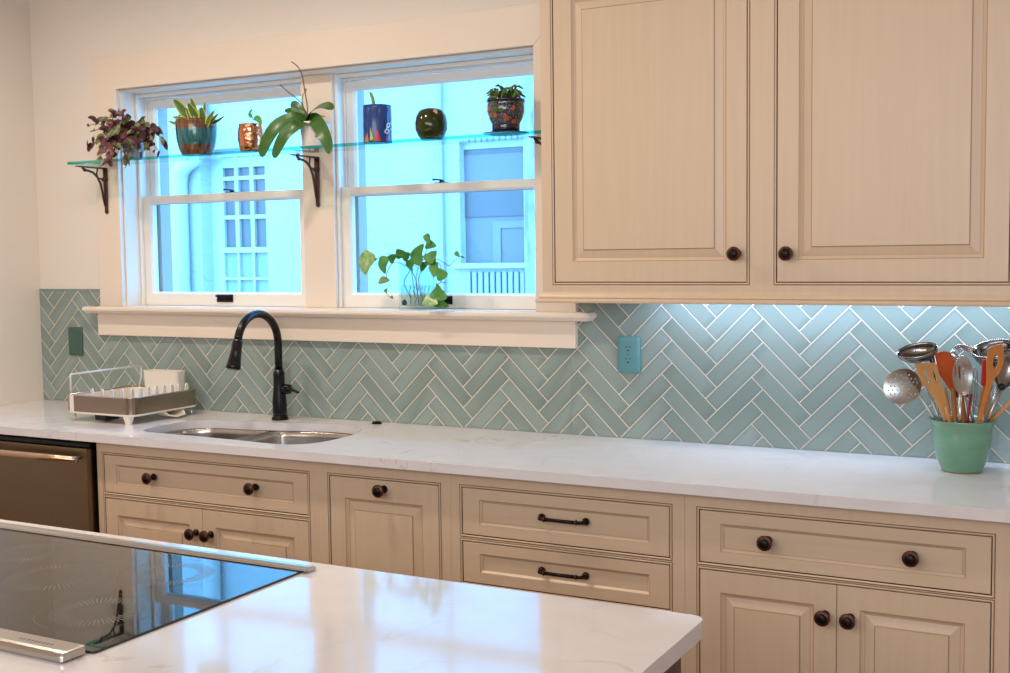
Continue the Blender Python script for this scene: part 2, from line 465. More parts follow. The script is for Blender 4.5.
    bm = bmesh.new(); bm.from_mesh(me); bmesh.ops.remove_doubles(bm, verts=bm.verts, dist=1e-6); bmesh.ops.recalc_face_normals(bm, faces=bm.faces); bm.to_mesh(me); bm.free()
    o = bpy.data.objects.new('backsplash', me); COL.objects.link(o)
    tag(o, 'grey-green glazed herringbone tile backsplash behind the long counter', kind='structure')
backsplash()

# ------------------------------------------------------------------ cabinets
KN = {}
def knob_mesh():
    k = MB(); q = 1.13
    k.lathe([(r_ * q, h * 1.48) for r_, h in [(.0105, 0), (.0105, .003), (.0075, .0055), (.0055, .009), (.0052, .014), (.008, .018), (.0135, .0205), (.0172, .0225), (.0178, .0245), (.0168, .0268)]], (0, 0, 0), 28, axis=(0, -1, 0), mats=[0] * 6 + [1, 1, 1], cap1=False)
    k.lathe([(r_ * q, h * 1.28 + .0054) for r_, h in [(.0168, .0268), (.0135, .0285), (.0125, .0287), (.0115, .0305), (.007, .0325), (.0005, .0331)]], (0, 0, 0), 28, axis=(0, -1, 0), mats=[1, 1, 0, 0, 0], cap0=False)
    return k
def knob(parent, x, y, z):
    if 'k' not in KN:
        o = knob_mesh().build('knob', [M['bronze'], M['copperrim']], parent); KN['k'] = o
        COL.objects.unlink(o); COL.objects.link(o)
    else:
        o = KN['k'].copy(); COL.objects.link(o)
    o.name = 'knob'
    o.parent = parent; o.location = V((x, y, z)) - wloc(parent)
    return o
def pull(parent, xa, xb, y, z):
    k = MB()
    for x, sg in ((xa, 1), (xb, -1)):
        k.lathe([(.0105, 0), (.0105, .004), (.007, .007), (.0055, .010)], (x, y, z), 18, axis=(0, -1, 0))
        k.tube([(x, y - .006, z), (x, y - .018, z), (x + sg * .003, y - .023, z), (x + sg * .010, y - .026, z), (x + sg * .016, y - .026, z)], [.0052, .0052, .0052, .005, .005], 10)
        k.lathe([(.0052, 0), (.0075, .001), (.0075, .004), (.0052, .005)], (x + sg * .016, y - .026, z), 14, axis=(sg, 0, 0), m=1)
    k.tube([(xa + .018, y - .026, z), ((xa + xb) / 2, y - .027, z), (xb - .018, y - .026, z)], .0054, 12)
    return k.build('pull_handle', [M['bronze'], M['copperrim']], parent)

def front(parent, name, x0, x1, z0, z1, y, style='raised', st=.056, rl=.056, rlb=None, bv=.037, horiz=False):
    """an inset door or drawer front; y is the face"""
    rlb = rl if rlb is None else rlb
    mb = MB()
    def rect(ix, ib, it, yy): return [(x0 + ix, yy, z0 + ib), (x1 - ix, yy, z0 + ib), (x1 - ix, yy, z1 - it), (x0 + ix, yy, z1 - it)]
    if style == 'raised':
        L = [rect(0, 0, 0, y + .018), rect(0, 0, 0, y + .0012), rect(.0012, .0012, .0012, y)]
        mt = [0, 0, 0]
        e = (0, .0022, .0075, .0105, .0115)
        d = (0, .0006, .0062, .0075, .0080)
        for a, b_ in zip(e, d):
            L.append(rect(st + a, rlb + a, rl + a, y + b_))
        mt += [2, 0, 0, 2]
        L.append(rect(st + bv - .0025, rlb + bv - .0025, rl + bv - .0025, y + .0030)); mt.append(0)
        L.append(rect(st + bv, rlb + bv, rl + bv, y + .0024)); mt.append(2)
        L.append(rect(st + bv + .0006, rlb + bv + .0006, rl + bv + .0006, y + .0006)); mt.append(2)
    else:
        L = [rect(0, 0, 0, y + .018), rect(0, 0, 0, y + .0012), rect(.0012, .0012, .0012, y)]
        mt = [0, 0, 0]
        e = (0, .0015, .0075, .0088); d = (0, .0008, .0068, .0072)
        for a, b_ in zip(e, d):
            L.append(rect(st + a, rlb + a, rl + a, y + b_))
        mt += [2, 0, 2]
    mt = mt[:len(L) - 1]
    while len(mt) < len(L) - 1: mt.append(0)
    # the flat frame ring runs horizontally grained on rails: kept as one material; loft it
    mb.loft(L, 0, False, True, False, mats=mt)
    q = L[-1]; b = len(mb.v); mb.v += q; mb.f.append([b, b + 1, b + 2, b + 3]); mb.m.append(3 if horiz else 0); mb.s.append(False)
    return mb.build(name, [M['cabh'] if horiz else M['cab'], M['glaze'], M['softglaze'], M['cabh'] if horiz else M['cab']], parent)

GAP = .0022
BEAD = .0075
def face_frame(root, x0, x1, z0, z1, y, openings, thick=.02):
    """one mesh: board with rectangular openings each lined by a bead and glaze lines. openings = (x0,x1,z0,z1) of the fronts"""
    xs = sorted({x0, x1} | {v for o in openings for v in (o[0] - GAP - BEAD, o[1] + GAP + BEAD)})
    zs = sorted({z0, z1} | {v for o in openings for v in (o[2] - GAP - BEAD, o[3] + GAP + BEAD)})
    mb = MB()
    idx = {}
    def vid(x, yy, z):
        k = (round(x, 5), round(yy, 5), round(z, 5))
        if k not in idx: idx[k] = len(mb.v); mb.v.append((x, yy, z))
        return idx[k]
    for i in range(len(xs) - 1):
        for j in range(len(zs) - 1):
            cx, cz = (xs[i] + xs[i + 1]) / 2, (zs[j] + zs[j + 1]) / 2
            if any(o[0] - GAP - BEAD < cx < o[1] + GAP + BEAD and o[2] - GAP - BEAD < cz < o[3] + GAP + BEAD for o in openings): continue
            mb.f.append([vid(xs[i], y, zs[j]), vid(xs[i + 1], y, zs[j]), vid(xs[i + 1], y, zs[j + 1]), vid(xs[i], y, zs[j + 1])]); mb.m.append(0); mb.s.append(False)
    for o in openings:
        def rect(g, yy): return [(o[0] - g, yy, o[2] - g), (o[1] + g, yy, o[2] - g), (o[1] + g, yy, o[3] + g), (o[0] - g, yy, o[3] + g)]
        G, B = GAP, BEAD
        L = [rect(G + B, y), rect(G + B - .0004, y + .002), rect(G + B - .0016, y + .002), rect(G + B - .0024, y - .0004), rect(G + .0035, y - .0016), rect(G + .0008, y - .0006), rect(G, y + .0012), rect(G, y + thick)]
        mb.loft(L, 0, False, False, False, mats=[1, 1, 1, 0, 0, 2, 3])
    # outer returns
    mb.add([(x0, y, z0), (x0, y, z1), (x0, y + thick, z1), (x0, y + thick, z0)], [(0, 1, 2, 3)])
    mb.add([(x1, y, z0), (x1, y, z1), (x1, y + thick, z1), (x1, y + thick, z0)], [(0, 1, 2, 3)])
    mb.add([(x0, y, z0), (x1, y, z0), (x1, y + thick, z0), (x0, y + thick, z0)], [(0, 1, 2, 3)])
    mb.add([(x0, y, z1), (x1, y, z1), (x1, y + thick, z1), (x0, y + thick, z1)], [(0, 1, 2, 3)])
    return mb.build('face_frame', [M['cab'], M['glaze'], M['softglaze'], M['dark']], root)

def carcass(root, x0, x1, y0, y1, z0, z1, name='body'):
    """hollow box open to the front (y0)"""
    t = .012
    mb = MB()
    mb.box(x0, x0 + t, y0, y1, z0, z1).box(x1 - t, x1, y0, y1, z0, z1).box(x0 + t, x1 - t, y1 - .006, y1, z0, z1).box(x0 + t, x1 - t, y0, y1 - .006, z0, z0 + t)
    # dark backing right behind the fronts so the reveals read dark
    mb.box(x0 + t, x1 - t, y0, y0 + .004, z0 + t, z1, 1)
    return mb.build(name, [M['cab'], M['dark']], root)

YB = -.61
ZB0, ZB1 = .105, .8845
def base_cab(name, x0, x1, label, openings):
    r = thing(name, ((x0 + x1) / 2, -.3, 0), label, 'cabinet', 'cream base cabinets along the wall')
    face_frame(r, x0 + .0003, x1 - .0003, ZB0, ZB1, YB, openings)
    carcass(r, x0 + .001, x1 - .001, YB + .0205, -.002, ZB0, ZB1)
    MB().box(x0 + .001, x1 - .001, YB + .07, -.05, .0, ZB0 - .001).build('toe_kick', M['dark'], r)
    return r
SEAM = [-3.2195, -2.2555, -1.7735, -1.0495, -.2495]
# sink cabinet
dL = (-3.1845, -2.2985, .7055, .8365)
mid = -2.7395
dA = (-3.1845, mid - .0008, .135, .6830); dB = (mid + .0008, -2.2985, .135, .6830)
r = base_cab('base_cabinet', SEAM[0], SEAM[1], 'cream glazed cabinet below the sink, beside the dishwasher', [dL, (dA[0], dB[1], .135, .683)])
o = front(r, 'drawer', *dL, YB, 'flat', .056, .031, horiz=True); knob(o, -2.9505, YB, .776); knob(o, -2.507, YB, .777)
o = front(r, 'door', *dA, YB, st=.056, rl=.056); knob(o, -2.7670, YB, .602)
o = front(r, 'door', *dB, YB, st=.056, rl=.056); knob(o, -2.7020, YB, .602)
# pull-out
dP = (-2.2105, -1.8155, .135, .8375)
r = base_cab('base_cabinet', SEAM[1], SEAM[2], 'cream cabinet with one narrow panelled door and a knob at its top', [dP])
o = front(r, 'door', *dP, YB, st=.056, rl=.064); knob(o, -2.007, YB, .812)
# drawers
D1 = (-1.733, -1.0935, .7030, .8392); D2 = (-1.733, -1.0935, .5608, .6800); D3 = (-1.733, -1.0935, .135, .5380)
r = base_cab('base_cabinet', SEAM[2], SEAM[3], 'cream drawer cabinet with two dark bar pulls', [D1, D2, D3])
o = front(r, 'drawer', *D1, YB, 'flat', .056, .031, horiz=True); pull(o, -1.473, -1.337, YB, .7765)
o = front(r, 'drawer', *D2, YB, 'flat', .056, .031, horiz=True); pull(o, -1.475, -1.339, YB, .6235)
o = front(r, 'drawer', *D3, YB, 'flat', .056, .04, horiz=True); pull(o, -1.475, -1.339, YB, .42)
# right
dR = (-1.0075, -.2915, .7020, .8390); rm = -.6500
dC = (-1.0075, rm - .0008, .135, .6805); dD = (rm + .0008, -.2915, .135, .6805)
r = base_cab('base_cabinet', SEAM[3], SEAM[4], 'cream cabinet under the utensil crock, one wide drawer over two doors', [dR, (dC[0], dD[1], .135, .6805)])
o = front(r, 'drawer', *dR, YB, 'flat', .056, .031, horiz=True); knob(o, -.825, YB, .7765); knob(o, -.4685, YB, .776)
o = front(r, 'door', *dC, YB, st=.056, rl=.056); knob(o, -.6785, YB, .6015)
o = front(r, 'door', *dD, YB, st=.056, rl=.056); knob(o, -.6165, YB, .602)

# upper cabinet
YU = -.335
ux0, ux1 = -1.599, -.247
U1 = (-1.5555, -.9645, 1.4335, 2.33); U2 = (-.8785, -.2885, 1.4335, 2.33)
r = thing('wall_cabinet', ((ux0 + ux1) / 2, -.17, 1.371), 'large cream two-door cabinet hung beside the window', 'cabinet')
face_frame(r, ux0, ux1, 1.395, 2.40, YU, [U1, U2])
mb = MB()
mb.box(ux0 + .0005, ux0 + .018, YU + .0205, -.001, 1.395, 2.40).box(ux1 - .018, ux1 - .0005, YU + .0205, -.001, 1.395, 2.40)
mb.box(ux0 + .018, ux1 - .018, YU + .0205, -.001, 1.418, 1.434).box(ux0 + .018, ux1 - .018, YU + .0205, -.001, 2.384, 2.40).box(ux0 + .018, ux1 - .018, -.012, -.0012, 1.434, 2.384)
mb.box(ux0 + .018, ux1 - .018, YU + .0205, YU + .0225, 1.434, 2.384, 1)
mb.build('body', [M['cab'], M['dark']], r)
o = front(r, 'door', *U1, YU, st=.058, rl=.06, bv=.036); knob(o, -.991, YU, 1.5125)
o = front(r, 'door', *U2, YU, st=.058, rl=.06, bv=.036); knob(o, -.846, YU, 1.5113)
mb = MB()
prof = [(-.006, 1.371), (.0145, 1.371), (.0172, 1.3735), (.0178, 1.377), (.0165, 1.3808), (.0128, 1.3832), (.0092, 1.3842), (.0098, 1.3862), (.0088, 1.3905), (.0062, 1.3945), (.0035, 1.3975), (.0018, 1.4015), (.0015, 1.4035), (-.006, 1.4035)]
sweep(mb, [(ux0, -.001), (ux0, YU), (ux1, YU)], prof, mats=[0, 0, 0, 0, 0, 0, 1, 0, 0, 0, 0, 0, 0])
mb.build('light_rail', [M['cab'], M['softglaze']], r)
MB().box(ux0 + .05, ux1 - .05, -.10, -.07, 1.404, 1.417).build('light_fixture', M['whiteplastic'], r, bevel=.002)

# ------------------------------------------------------------------ dishwasher
r = thing('dishwasher', (-3.53, -.3, 0), 'stainless steel dishwasher under the counter left of the sink cabinet', 'dishwasher')
MB().box(-3.829, -3.2245, -.595, -.02, .02, .880, 0).build('body', M['black'], r)
mb = MB().box(-3.822, -3.2345, -.640, -.597, .12, .8575)
M['dwsteel'] = mat('dark warm brushed steel', (.24, .18, .115, 1), .3, metal=1, bump=.05, bscale=300)
mb.build('door', M['dwsteel'], r, bevel=.003)
MB().box(-3.822, -3.2345, -.628, -.597, .8590, .8740).build('control_strip', M['black'], r, bevel=.002)
mb = MB()
hz = .8265
mb.tube([(-3.79, -.685, hz), (-3.6, -.69, hz), (-3.45, -.69, hz), (-3.245, -.685, hz)], [.0115, .0125, .0125, .0115], 16, flat=1)
mb.tube([(-3.77, -.640, hz), (-3.77, -.685, hz)], .007, 10).tube([(-3.27, -.640, hz), (-3.27, -.685, hz)], .007, 10)
M['copper_steel'] = mat('warm brushed steel', (.62, .44, .30, 1), .25, metal=1)
mb.build('handle', M['copper_steel'], r)
MB().lathe([(.0117, 0), (.0125, .004), (.0112, .008), (.0005, .0085)], (-3.246, -.685, hz), 18, axis=(1, 0, 0)).build('end_cap', M['chrome'], r)
r = thing('filler_panel', (-4.01, -.3, 0), 'cream filler panel between dishwasher and the left wall', 'cabinet')
MB().box(XL + .001, -3.832, -.61, -.02, .0, .8845).build('panel', M['cab'], r)

# ------------------------------------------------------------------ counters
def catmull(P, n=5, closed=True):
    out = []; N = len(P)
    for i in range(N if closed else N - 1):
        g = (lambda k: V(P[k % N])) if closed else (lambda k: V(P[min(max(k, 0), N - 1)]))
        p0, p1, p2, p3 = g(i - 1), g(i), g(i + 1), g(i + 2)
        for k in range(n):
            t = k / n
            out.append(.5 * ((2 * p1) + (p2 - p0) * t + (2 * p0 - 5 * p1 + 4 * p2 - p3) * t * t + (3 * p1 - p0 - 3 * p2 + p3) * t ** 3))
    return out
def round_poly(P, r, seg=6):
    out = []
    n = len(P)
    for i in range(n):
        p = V(P[i]); a = (V(P[i - 1]) - p); b = (V(P[(i + 1) % n]) - p)
        rr = r[i] if hasattr(r, '__len__') else r
        if rr <= 0: out.append(p); continue
        k = min(rr, a.length * .5, b.length * .5)
        A = p + a.normalized() * k; B = p + b.normalized() * k
        for s in range(seg + 1):
            t = s / seg
            out.append((1 - t) ** 2 * A + 2 * t * (1 - t) * p + t * t * B)
    return out
def slab(name, outer, hole, z0, z1, m, parent=None, bevel=.004):
    bm = bmesh.new()
    def ring(P): 
        vs = [bm.verts.new((p[0], p[1], z1)) for p in P]
        return [bm.edges.new((vs[i], vs[(i + 1) % len(vs)])) for i in range(len(vs))]
    e = ring(outer)
    if hole: e += ring(hole)
    bmesh.ops.triangle_fill(bm, use_beauty=True, use_dissolve=False, edges=e)
    top = list(bm.faces)
    g = bmesh.ops.extrude_face_region(bm, geom=top)
    bmesh.ops.translate(bm, verts=[v for v in g['geom'] if isinstance(v, bmesh.types.BMVert)], vec=(0, 0, z0 - z1))
    bmesh.ops.recalc_face_normals(bm, faces=bm.faces)
    # merge coplanar triangles
    me = bpy.data.meshes.new(name); bm.to_mesh(me); bm.free(); me.materials.append(m)
    o = bpy.data.objects.new(name, me); COL.objects.link(o)
    md = o.modifiers.new('b', 'BEVEL'); md.width = bevel; md.segments = 3; md.limit_method = 'ANGLE'; md.angle_limit = math.radians(50)
    if parent: o.parent = parent; o.location = -wloc(parent)
    return o
sink = [(-3.108, -.475), (-3.123, -.37), (-3.112, -.275), (-3.045, -.217), (-2.90, -.200), (-2.757, -.171), (-2.617, -.134), (-2.508, -.124), (-2.403, -.165), (-2.352, -.25), (-2.338, -.34), (-2.346, -.475), (-2.400, -.548), (-2.4875, -.562), (-2.64, -.548), (-2.82, -.538), (-2.985, -.535), (-3.075, -.525)]
hole = catmull(sink, 5)
outer = round_poly([(XL + .001, .0), (XL + .001, -.648), (1.2, -.648), (1.2, .0)], 0)
outer = [(XL + .001, -.0002), (XL + .001, -.648), (1.2, -.648), (1.2, -.0002)]
o = slab('countertop', outer, hole, .8855, CT, M['quartz'])
tag(o, 'long white quartz countertop along the tiled wall', 'countertop')

# sink
M['sinksteel'] = mat('sink steel', (.55, .50, .45, 1), .24, metal=1, noise=.35, nscale=(40, 40, 2), ncol=(.36, .31, .27, 1))
r = thing('kitchen_sink', (-2.73, -.35, .7), 'undermount stainless steel double bowl sink set in the long counter', 'sink')
def bowl(xa, xb, name='bowl'):
    P = [(p.x, p.y) for p in hole]
    def cl(P, v, g): return clip(P, 0, v, g)
    if xa is not None: P = cl(P, xa, True)
    if xb is not None: P = cl(P, xb, False)
    # resample evenly
    P = [V(p) for p in P]
    c = sum(P, V((0, 0))) / len(P)
    # drop close duplicates and smooth the clipped corners
    for _ in range(3):
        Q = []
        n = len(P)
        for i in range(n):
            a, b = P[i], P[(i + 1) % n]
            if (b - a).length < .02: Q.append((a + b) / 2)
            else: Q += [a * .75 + b * .25, a * .25 + b * .75]
        P = Q
    Q = []
    for p in P:
        d = (p - c)
        Q.append(p)
    P = Q
    def sc(k, z, off=0): return [(c.x + (p.x - c.x) * k, c.y + (p.y - c.y) * k, z) for p in P]
    mb = MB()
    mb.loft([sc(1.03, .8835), sc(1.0, .8835), sc(.985, .880), sc(.975, .865), sc(.955, .72), sc(.92, .695), sc(.80, .688), sc(.15, .684), sc(.12, .678)], 0, True, False, True)
    mb.build(name, M['sinksteel'], r, solid=.0012)
bowl(None, -2.792); bowl(-2.768, None)
# ------------------------------------------------------------------ faucet
fx, fy = -2.815, -.098
r = thing('kitchen_faucet', (fx, fy, CT), 'tall black gooseneck pull-down faucet behind the sink', 'faucet')
MB().lathe([(.031, .0003), (.031, .006), (.028, .012), (.0265, .016)], (fx, fy, CT), 32).build('base', M['bronze'], r)
MB().lathe([(.0265, .016), (.027, .03), (.0265, .07), (.0235, .10), (.0215, .13), (.0212, .165), (.022, .175), (.0205, .180), (.0168, .183), (.0168, .190)], (fx, fy, CT), 32).build('body', M['black'], r)
R_, yc, zc = .1125, fy - .1125, 1.2020
path = [(fx, fy, 1.100), (fx, fy, 1.15), (fx, fy, zc)]
for k in range(1, 21):
    a = math.radians(168 * k / 20); path.append((fx, yc + R_ * math.cos(a), zc + R_ * math.sin(a)))
tip = V(path[-1]); dr = (V(path[-1]) - V(path[-2])).normalized()
MB().tube(path, .0145, 20).build('spout', M['black'], r)
MB().lathe([(.0146, -.004), (.0175, 0), (.018, .01), (.0185, .03), (.0215, .066), (.0258, .092), (.0265, .100), (.024, .103), (.0225, .1035)], tip, 28, axis=dr).lathe([(.021, .1036), (.021, .105)], tip, 24, axis=dr).build('spray_head', M['black'], r)
side = V((1, 0, 0)); bk = V((.9, -.44, 0)).normalized()
p = tip + dr * .048
MB().tube([p + V((.014, -.014, .012)), p + V((.017, -.018, 0)), p + V((.017, -.018, -.02))], [.004, .006, .005], 8).build('spray_button', M['rubber'], r)
mb = MB()
hz = CT + .122
hz -= .006
mb.lathe([(.015, .012), (.0175, .022), (.0195, .036), (.0175, .05), (.008, .056)], (fx, fy, hz), 20, axis=(1, .0, .0))
mb.tube([(fx + .045, fy - .008, hz + .004), (fx + .062, fy - .018, hz + .005), (fx + .090, fy - .028, hz), (fx + .116, fy - .034, hz - .006)], [.013, .011, .008, .0062], 12, flat=.6)
mb.build('lever', M['black'], r)
# air switch button on the counter
r = thing('air_switch', (-2.4167, -.045, CT), 'small round dark button on the counter right of the sink', 'button')
MB().lathe([(.0185, .0003), (.0185, .003), (.016, .006), (.0145, .0062)], (-2.4167, -.045, CT), 24).build('bezel', M['bronze'], r)
MB().lathe([(.0135, .0064), (.013, .0085), (.0005, .009)], (-2.4167, -.045, CT), 24).build('cap', M['black'], r)

# ------------------------------------------------------------------ outlet covers
M['plate'] = mat('glazed teal plate', S((96, 146, 150)), .25, noise=.4, nscale=(25, 25, 25), ncol=S((84, 134, 140)))
M['plategreen'] = mat('glazed dark green plate', S((64, 98, 84)), .3, noise=.6, nscale=(40, 40, 40), ncol=S((52, 82, 72)))
def plate(x0, x1, z0, z1, m, label, slots):
    r = thing('outlet_cover', ((x0 + x1) / 2, 0, (z0 + z1) / 2), label, 'outlet')
    mb = MB()
    def rr(i, y): return [(p.x, y, p.y) for p in round_poly([(x0 + i, z0 + i), (x1 - i, z0 + i), (x1 - i, z1 - i), (x0 + i, z1 - i)], .008 - i * .3, 4)]
    mb.loft([rr(0, -.0005), rr(0, -.0045), rr(.0015, -.007), rr(.005, -.0088), rr(.012, -.0102), rr(.02, -.0106)], 0, True)
    mb.build('plate', m, r)
    cx = (x0 + x1) / 2 - .001; cz = (z0 + z1) / 2 + .002
    if slots:
        s = MB()
        for dz in (.019, -.019):
            s.box(cx - .008, cx - .0055, -.0112, -.0104, cz + dz + .001, cz + dz + .008).box(cx + .0055, cx + .008, -.0112, -.0104, cz + dz + .001, cz + dz + .007)
            s.lathe([(.003, 0), (.003, .0010)], (cx, -.0103, cz + dz - .007), 12, axis=(0, -1, 0))
        s.box(cx - .003, cx + .001, -.0111, -.0104, cz - .002, cz + .0005)
        s.build('slot', M['dark'], r)
    return r
plate(-1.4925, -1.4125, 1.1285, 1.2490, M['plate'], 'teal glazed outlet cover on the tiles right of the window sill', True)
plate(-4.0190, -3.9380, 1.1130, 1.2340, M['plategreen'], 'dark green outlet cover on the tiles near the left wall', False)

# ------------------------------------------------------------------ dish rack
tx0, tx1, ty0, ty1 = -3.568, -3.217, -.440, -.085
tz0, tz1 = .947, 1.011
r = thing('dish_rack', ((tx0 + tx1) / 2, (ty0 + ty1) / 2, CT), 'steel and white dish drying rack on the counter left of the sink', 'dish rack')
def rrect(x0, x1, y0, y1, rad, z, seg=6): return [(p.x, p.y, z) for p in round_poly([(x0, y0), (x1, y0), (x1, y1), (x0, y1)], rad, seg)]
mb = MB()
i = .003
mb.loft([rrect(tx0, tx1, ty0, ty1, .045, tz0 + .004), rrect(tx0, tx1, ty0, ty1, .045, tz1), rrect(tx0 + i, tx1 - i, ty0 + i, ty1 - i, .043, tz1), rrect(tx0 + i, tx1 - i, ty0 + i, ty1 - i, .043, tz0 + .004)], 0, False, False, False)
mb.loft([rrect(tx0, tx1, ty0, ty1, .045, tz0 + .004), rrect(tx0 + i, tx1 - i, ty0 + i, ty1 - i, .043, tz0 + .004)], 0, False, False, False)
M['brightwire'] = mat('bright wire', (.80, .80, .80, 1), .3, metal=.6)
M['racksteel'] = mat('brown reflecting steel', (.36, .28, .22, 1), .26, metal=1)
o = mb.build('tray_band', M['racksteel'], r)
mb = MB()
mb.loft([rrect(tx0 + .004, tx1 - .004, ty0 + .004, ty1 - .004, .04, tz0 - .004), rrect(tx0 - .001, tx1 + .001, ty0 - .001, ty1 + .001, .046, tz0), rrect(tx0 - .001, tx1 + .001, ty0 - .001, ty1 + .001, .046, tz0 + .0038), rrect(tx0 + .006, tx1 - .006, ty0 + .006, ty1 - .006, .04, tz0 + .0045)], 0, False, True, True)
mb.loft([rrect(tx0 + .004, tx1 - .004, ty0 + .004, ty1 - .004, .04, tz0 + .005), rrect(tx0 + .004, tx1 - .004, ty0 + .004, ty1 - .004, .04, tz1 - .004), rrect(tx0 + .012, tx1 - .012, ty0 + .012, ty1 - .012, .035, tz1 - .004), rrect(tx0 + .016, tx1 - .016, ty0 + .016, ty1 - .016, .035, tz0 + .02)], 0, False, False, True)
mb.build('tray', M['whiteplastic'], r)
MB().tube([(p[0], p[1], tz1 + .0015) for p in rrect(tx0 + .0015, tx1 - .0015, ty0 + .0015, ty1 - .0015, .044, 0)] + [(tx0 + .0015 + .022, ty0 + .0015, tz1 + .0015)], .0022, 8).build('rim', M['chrome'], r)
MB().box(tx0 + .034, tx0 + .054, ty0 - .003, ty0 + .002, tz0 + .002, tz1 + .002).build('clip', M['whiteplastic'], r, bevel=.002)
f = MB().loft([[(x, y, z) for x, y, z in rrect(tx1 - .052 + k, tx1 - .016 - k, ty0 + .0 + k, ty0 + .03 - k, .006, z)] for k, z in ((0, tz0 - .001), (.006, CT + .006), (.007, CT + .0003))], 0, False)
f.build('foot', M['whiteplastic'], r)
for x, y in ((tx0 + .045, ty0 + .012), (tx1 - .018, ty1 - .03), (tx0 + .04, ty1 - .03)):
    MB().lathe([(.0032, .0004), (.0042, .002), (.0045, .006), (.0045, tz0 - CT - .004)], (x, y, CT), 12).build('foot', M['chrome'], r)
MB().box(-3.44, -3.385, ty0 + .03, ty0 + .10, CT + .004, tz0 - .005).build('drip_block', M['rubber'], r, bevel=.003)
sp = MB()
sxx = tx1 - .02
sp.loft([[(sxx + a, y, z + b_) for a, b_ in ((-.02, 0), (-.02, -.004), (.018 + k, -.004), (.018 + k, 0.0))] for y, z, k in ((-.27, tz0 - .004, 0), (-.262, tz0 - .015, .012), (-.235, tz0 - .022, .026), (-.19, tz0 - .018, .024), (-.175, tz0 - .004, .0))], 0, False)
sp.build('spout', M['whiteplastic'], r)
# tall wire rail on the left side, white cutlery cup, prongs
MB().tube([(tx0 + .012, -.414, tz1 - .01), (tx0 + .012, -.414, 1.08), (tx0 + .013, -.412, 1.0865), (tx0 + .02, -.405, 1.088), (tx0 + .026, -.25, 1.0895), (tx0 + .035, -.085 - .005, 1.0905), (tx0 + .038, -.079, 1.088), (tx0 + .038, -.078, 1.08), (tx0 + .038, -.078, 1.05), (tx0 + .034, -.09, tz1 - .01)], .0038, 8).build('rail', M['brightwire'], r)
cup = MB(); ca, cb, c0, c1 = -3.468, -3.287, -.135, -.082
cup.loft([rrect(ca + .006, cb - .006, c0 + .004, c1 - .004, .012, tz0 + .012), rrect(ca, cb, c0, c1, .014, 1.076), rrect(ca - .001, cb + .001, c0 - .001, c1 + .001, .014, 1.0775), rrect(ca - .001, cb + .001, c0 - .001, c1 + .001, .014, 1.0800), rrect(ca + .004, cb - .004, c0 + .004, c1 - .004, .011, 1.0800), rrect(ca + .008, cb - .008, c0 + .006, c1 - .006, .011, tz0 + .018)], 0, False, True, True)
cup.build('cutlery_cup', M['whiteplastic'], r, bevel=.001)
def prong(x, y, dx, dy, h):
    k = MB(); w = .007
    k.tube([(x - dx * w, y - dy * w, tz0 + .015), (x - dx * w * .8, y - dy * w * .8, h - .008), (x - dx * w * .4, y - dy * w * .4, h - .001), (x, y, h), (x + dx * w * .4, y + dy * w * .4, h - .001), (x + dx * w * .8, y + dy * w * .8, h - .008), (x + dx * w, y + dy * w, tz0 + .015)], .0036, 8)
    k.build('prong', M['clearplastic'], r)
for k in range(4): prong(-3.475 + k * .052, ty0 + .055, 1, 0, 1.034 - (3 - k) * .001)
for k in range(8): prong(tx1 - .052, ty0 + .055 + k * .0405, 0, 1, 1.040 - k * .0012)

# ------------------------------------------------------------------ island
IY, IX = -1.712, -.6205
r = thing('kitchen_island', (-1.8, -2.3, 0), 'foreground island with a glossy white quartz top', 'island')
P = round_poly([(-3.2, IY), (-3.2, -2.85), (IX, -2.85), (IX, IY)], [0, 0, .02, .03], 8)
P = [(p.x, p.y) for p in P]
slab('worktop', P, None, .8845, CT, M['quartz'], r, bevel=.005)
M['darkwood'] = mat('dark stained wood', S((92, 66, 42)), .4, noise=.6, nscale=(40, 40, 2), ncol=S((70, 48, 30)))
mb = MB().box(-3.17, IX - .035, -2.82, IY - .03, .1, .8835).box(-3.17, IX - .08, -2.77, IY - .08, 0, .1)
mb.build('body', M['darkwood'], r)

# cooktop
M['blackglass'] = mat('black ceramic glass', (.012, .009, .007, 1), .02, ior=1.62)
M['burner'] = mat('burner print', (.15, .135, .115, 1), .4)
gx0, gx1, gy0, gy1 = -2.318, -1.4035, -2.302, -1.782
r = thing('cooktop', (-1.78, -2.05, CT), 'black glass electric cooktop set into the white island', 'cooktop')
mb = MB().loft([rrect(gx0, gx1, gy0, gy1, .01, CT + .0003), rrect(gx0, gx1, gy0, gy1, .01, CT + .0035), rrect(gx0 + .0012, gx1 - .0012, gy0 + .0012, gy1 - .0012, .009, CT + .0042)], 0, False)
g = mb.build('glass', M['blackglass'], r)
def rays(cx, cy, r0, r1, n, w, a0=0, a1=360):
    mb = MB(); z = CT + .0043
    for k in range(n):
        a = math.radians(a0 + (a1 - a0) * k / n)
        c_, s_ = math.cos(a), math.sin(a)
        j = .006 * (k % 2)
        for u, v_ in ((r0 + j, r1),):
            mb.add([(cx + c_ * u - s_ * w, cy + s_ * u + c_ * w, z), (cx + c_ * v_ - s_ * w, cy + s_ * v_ + c_ * w, z), (cx + c_ * v_ + s_ * w, cy + s_ * v_ - c_ * w, z), (cx + c_ * u + s_ * w, cy + s_ * u - c_ * w, z)], [(0, 1, 2, 3)])
    return mb
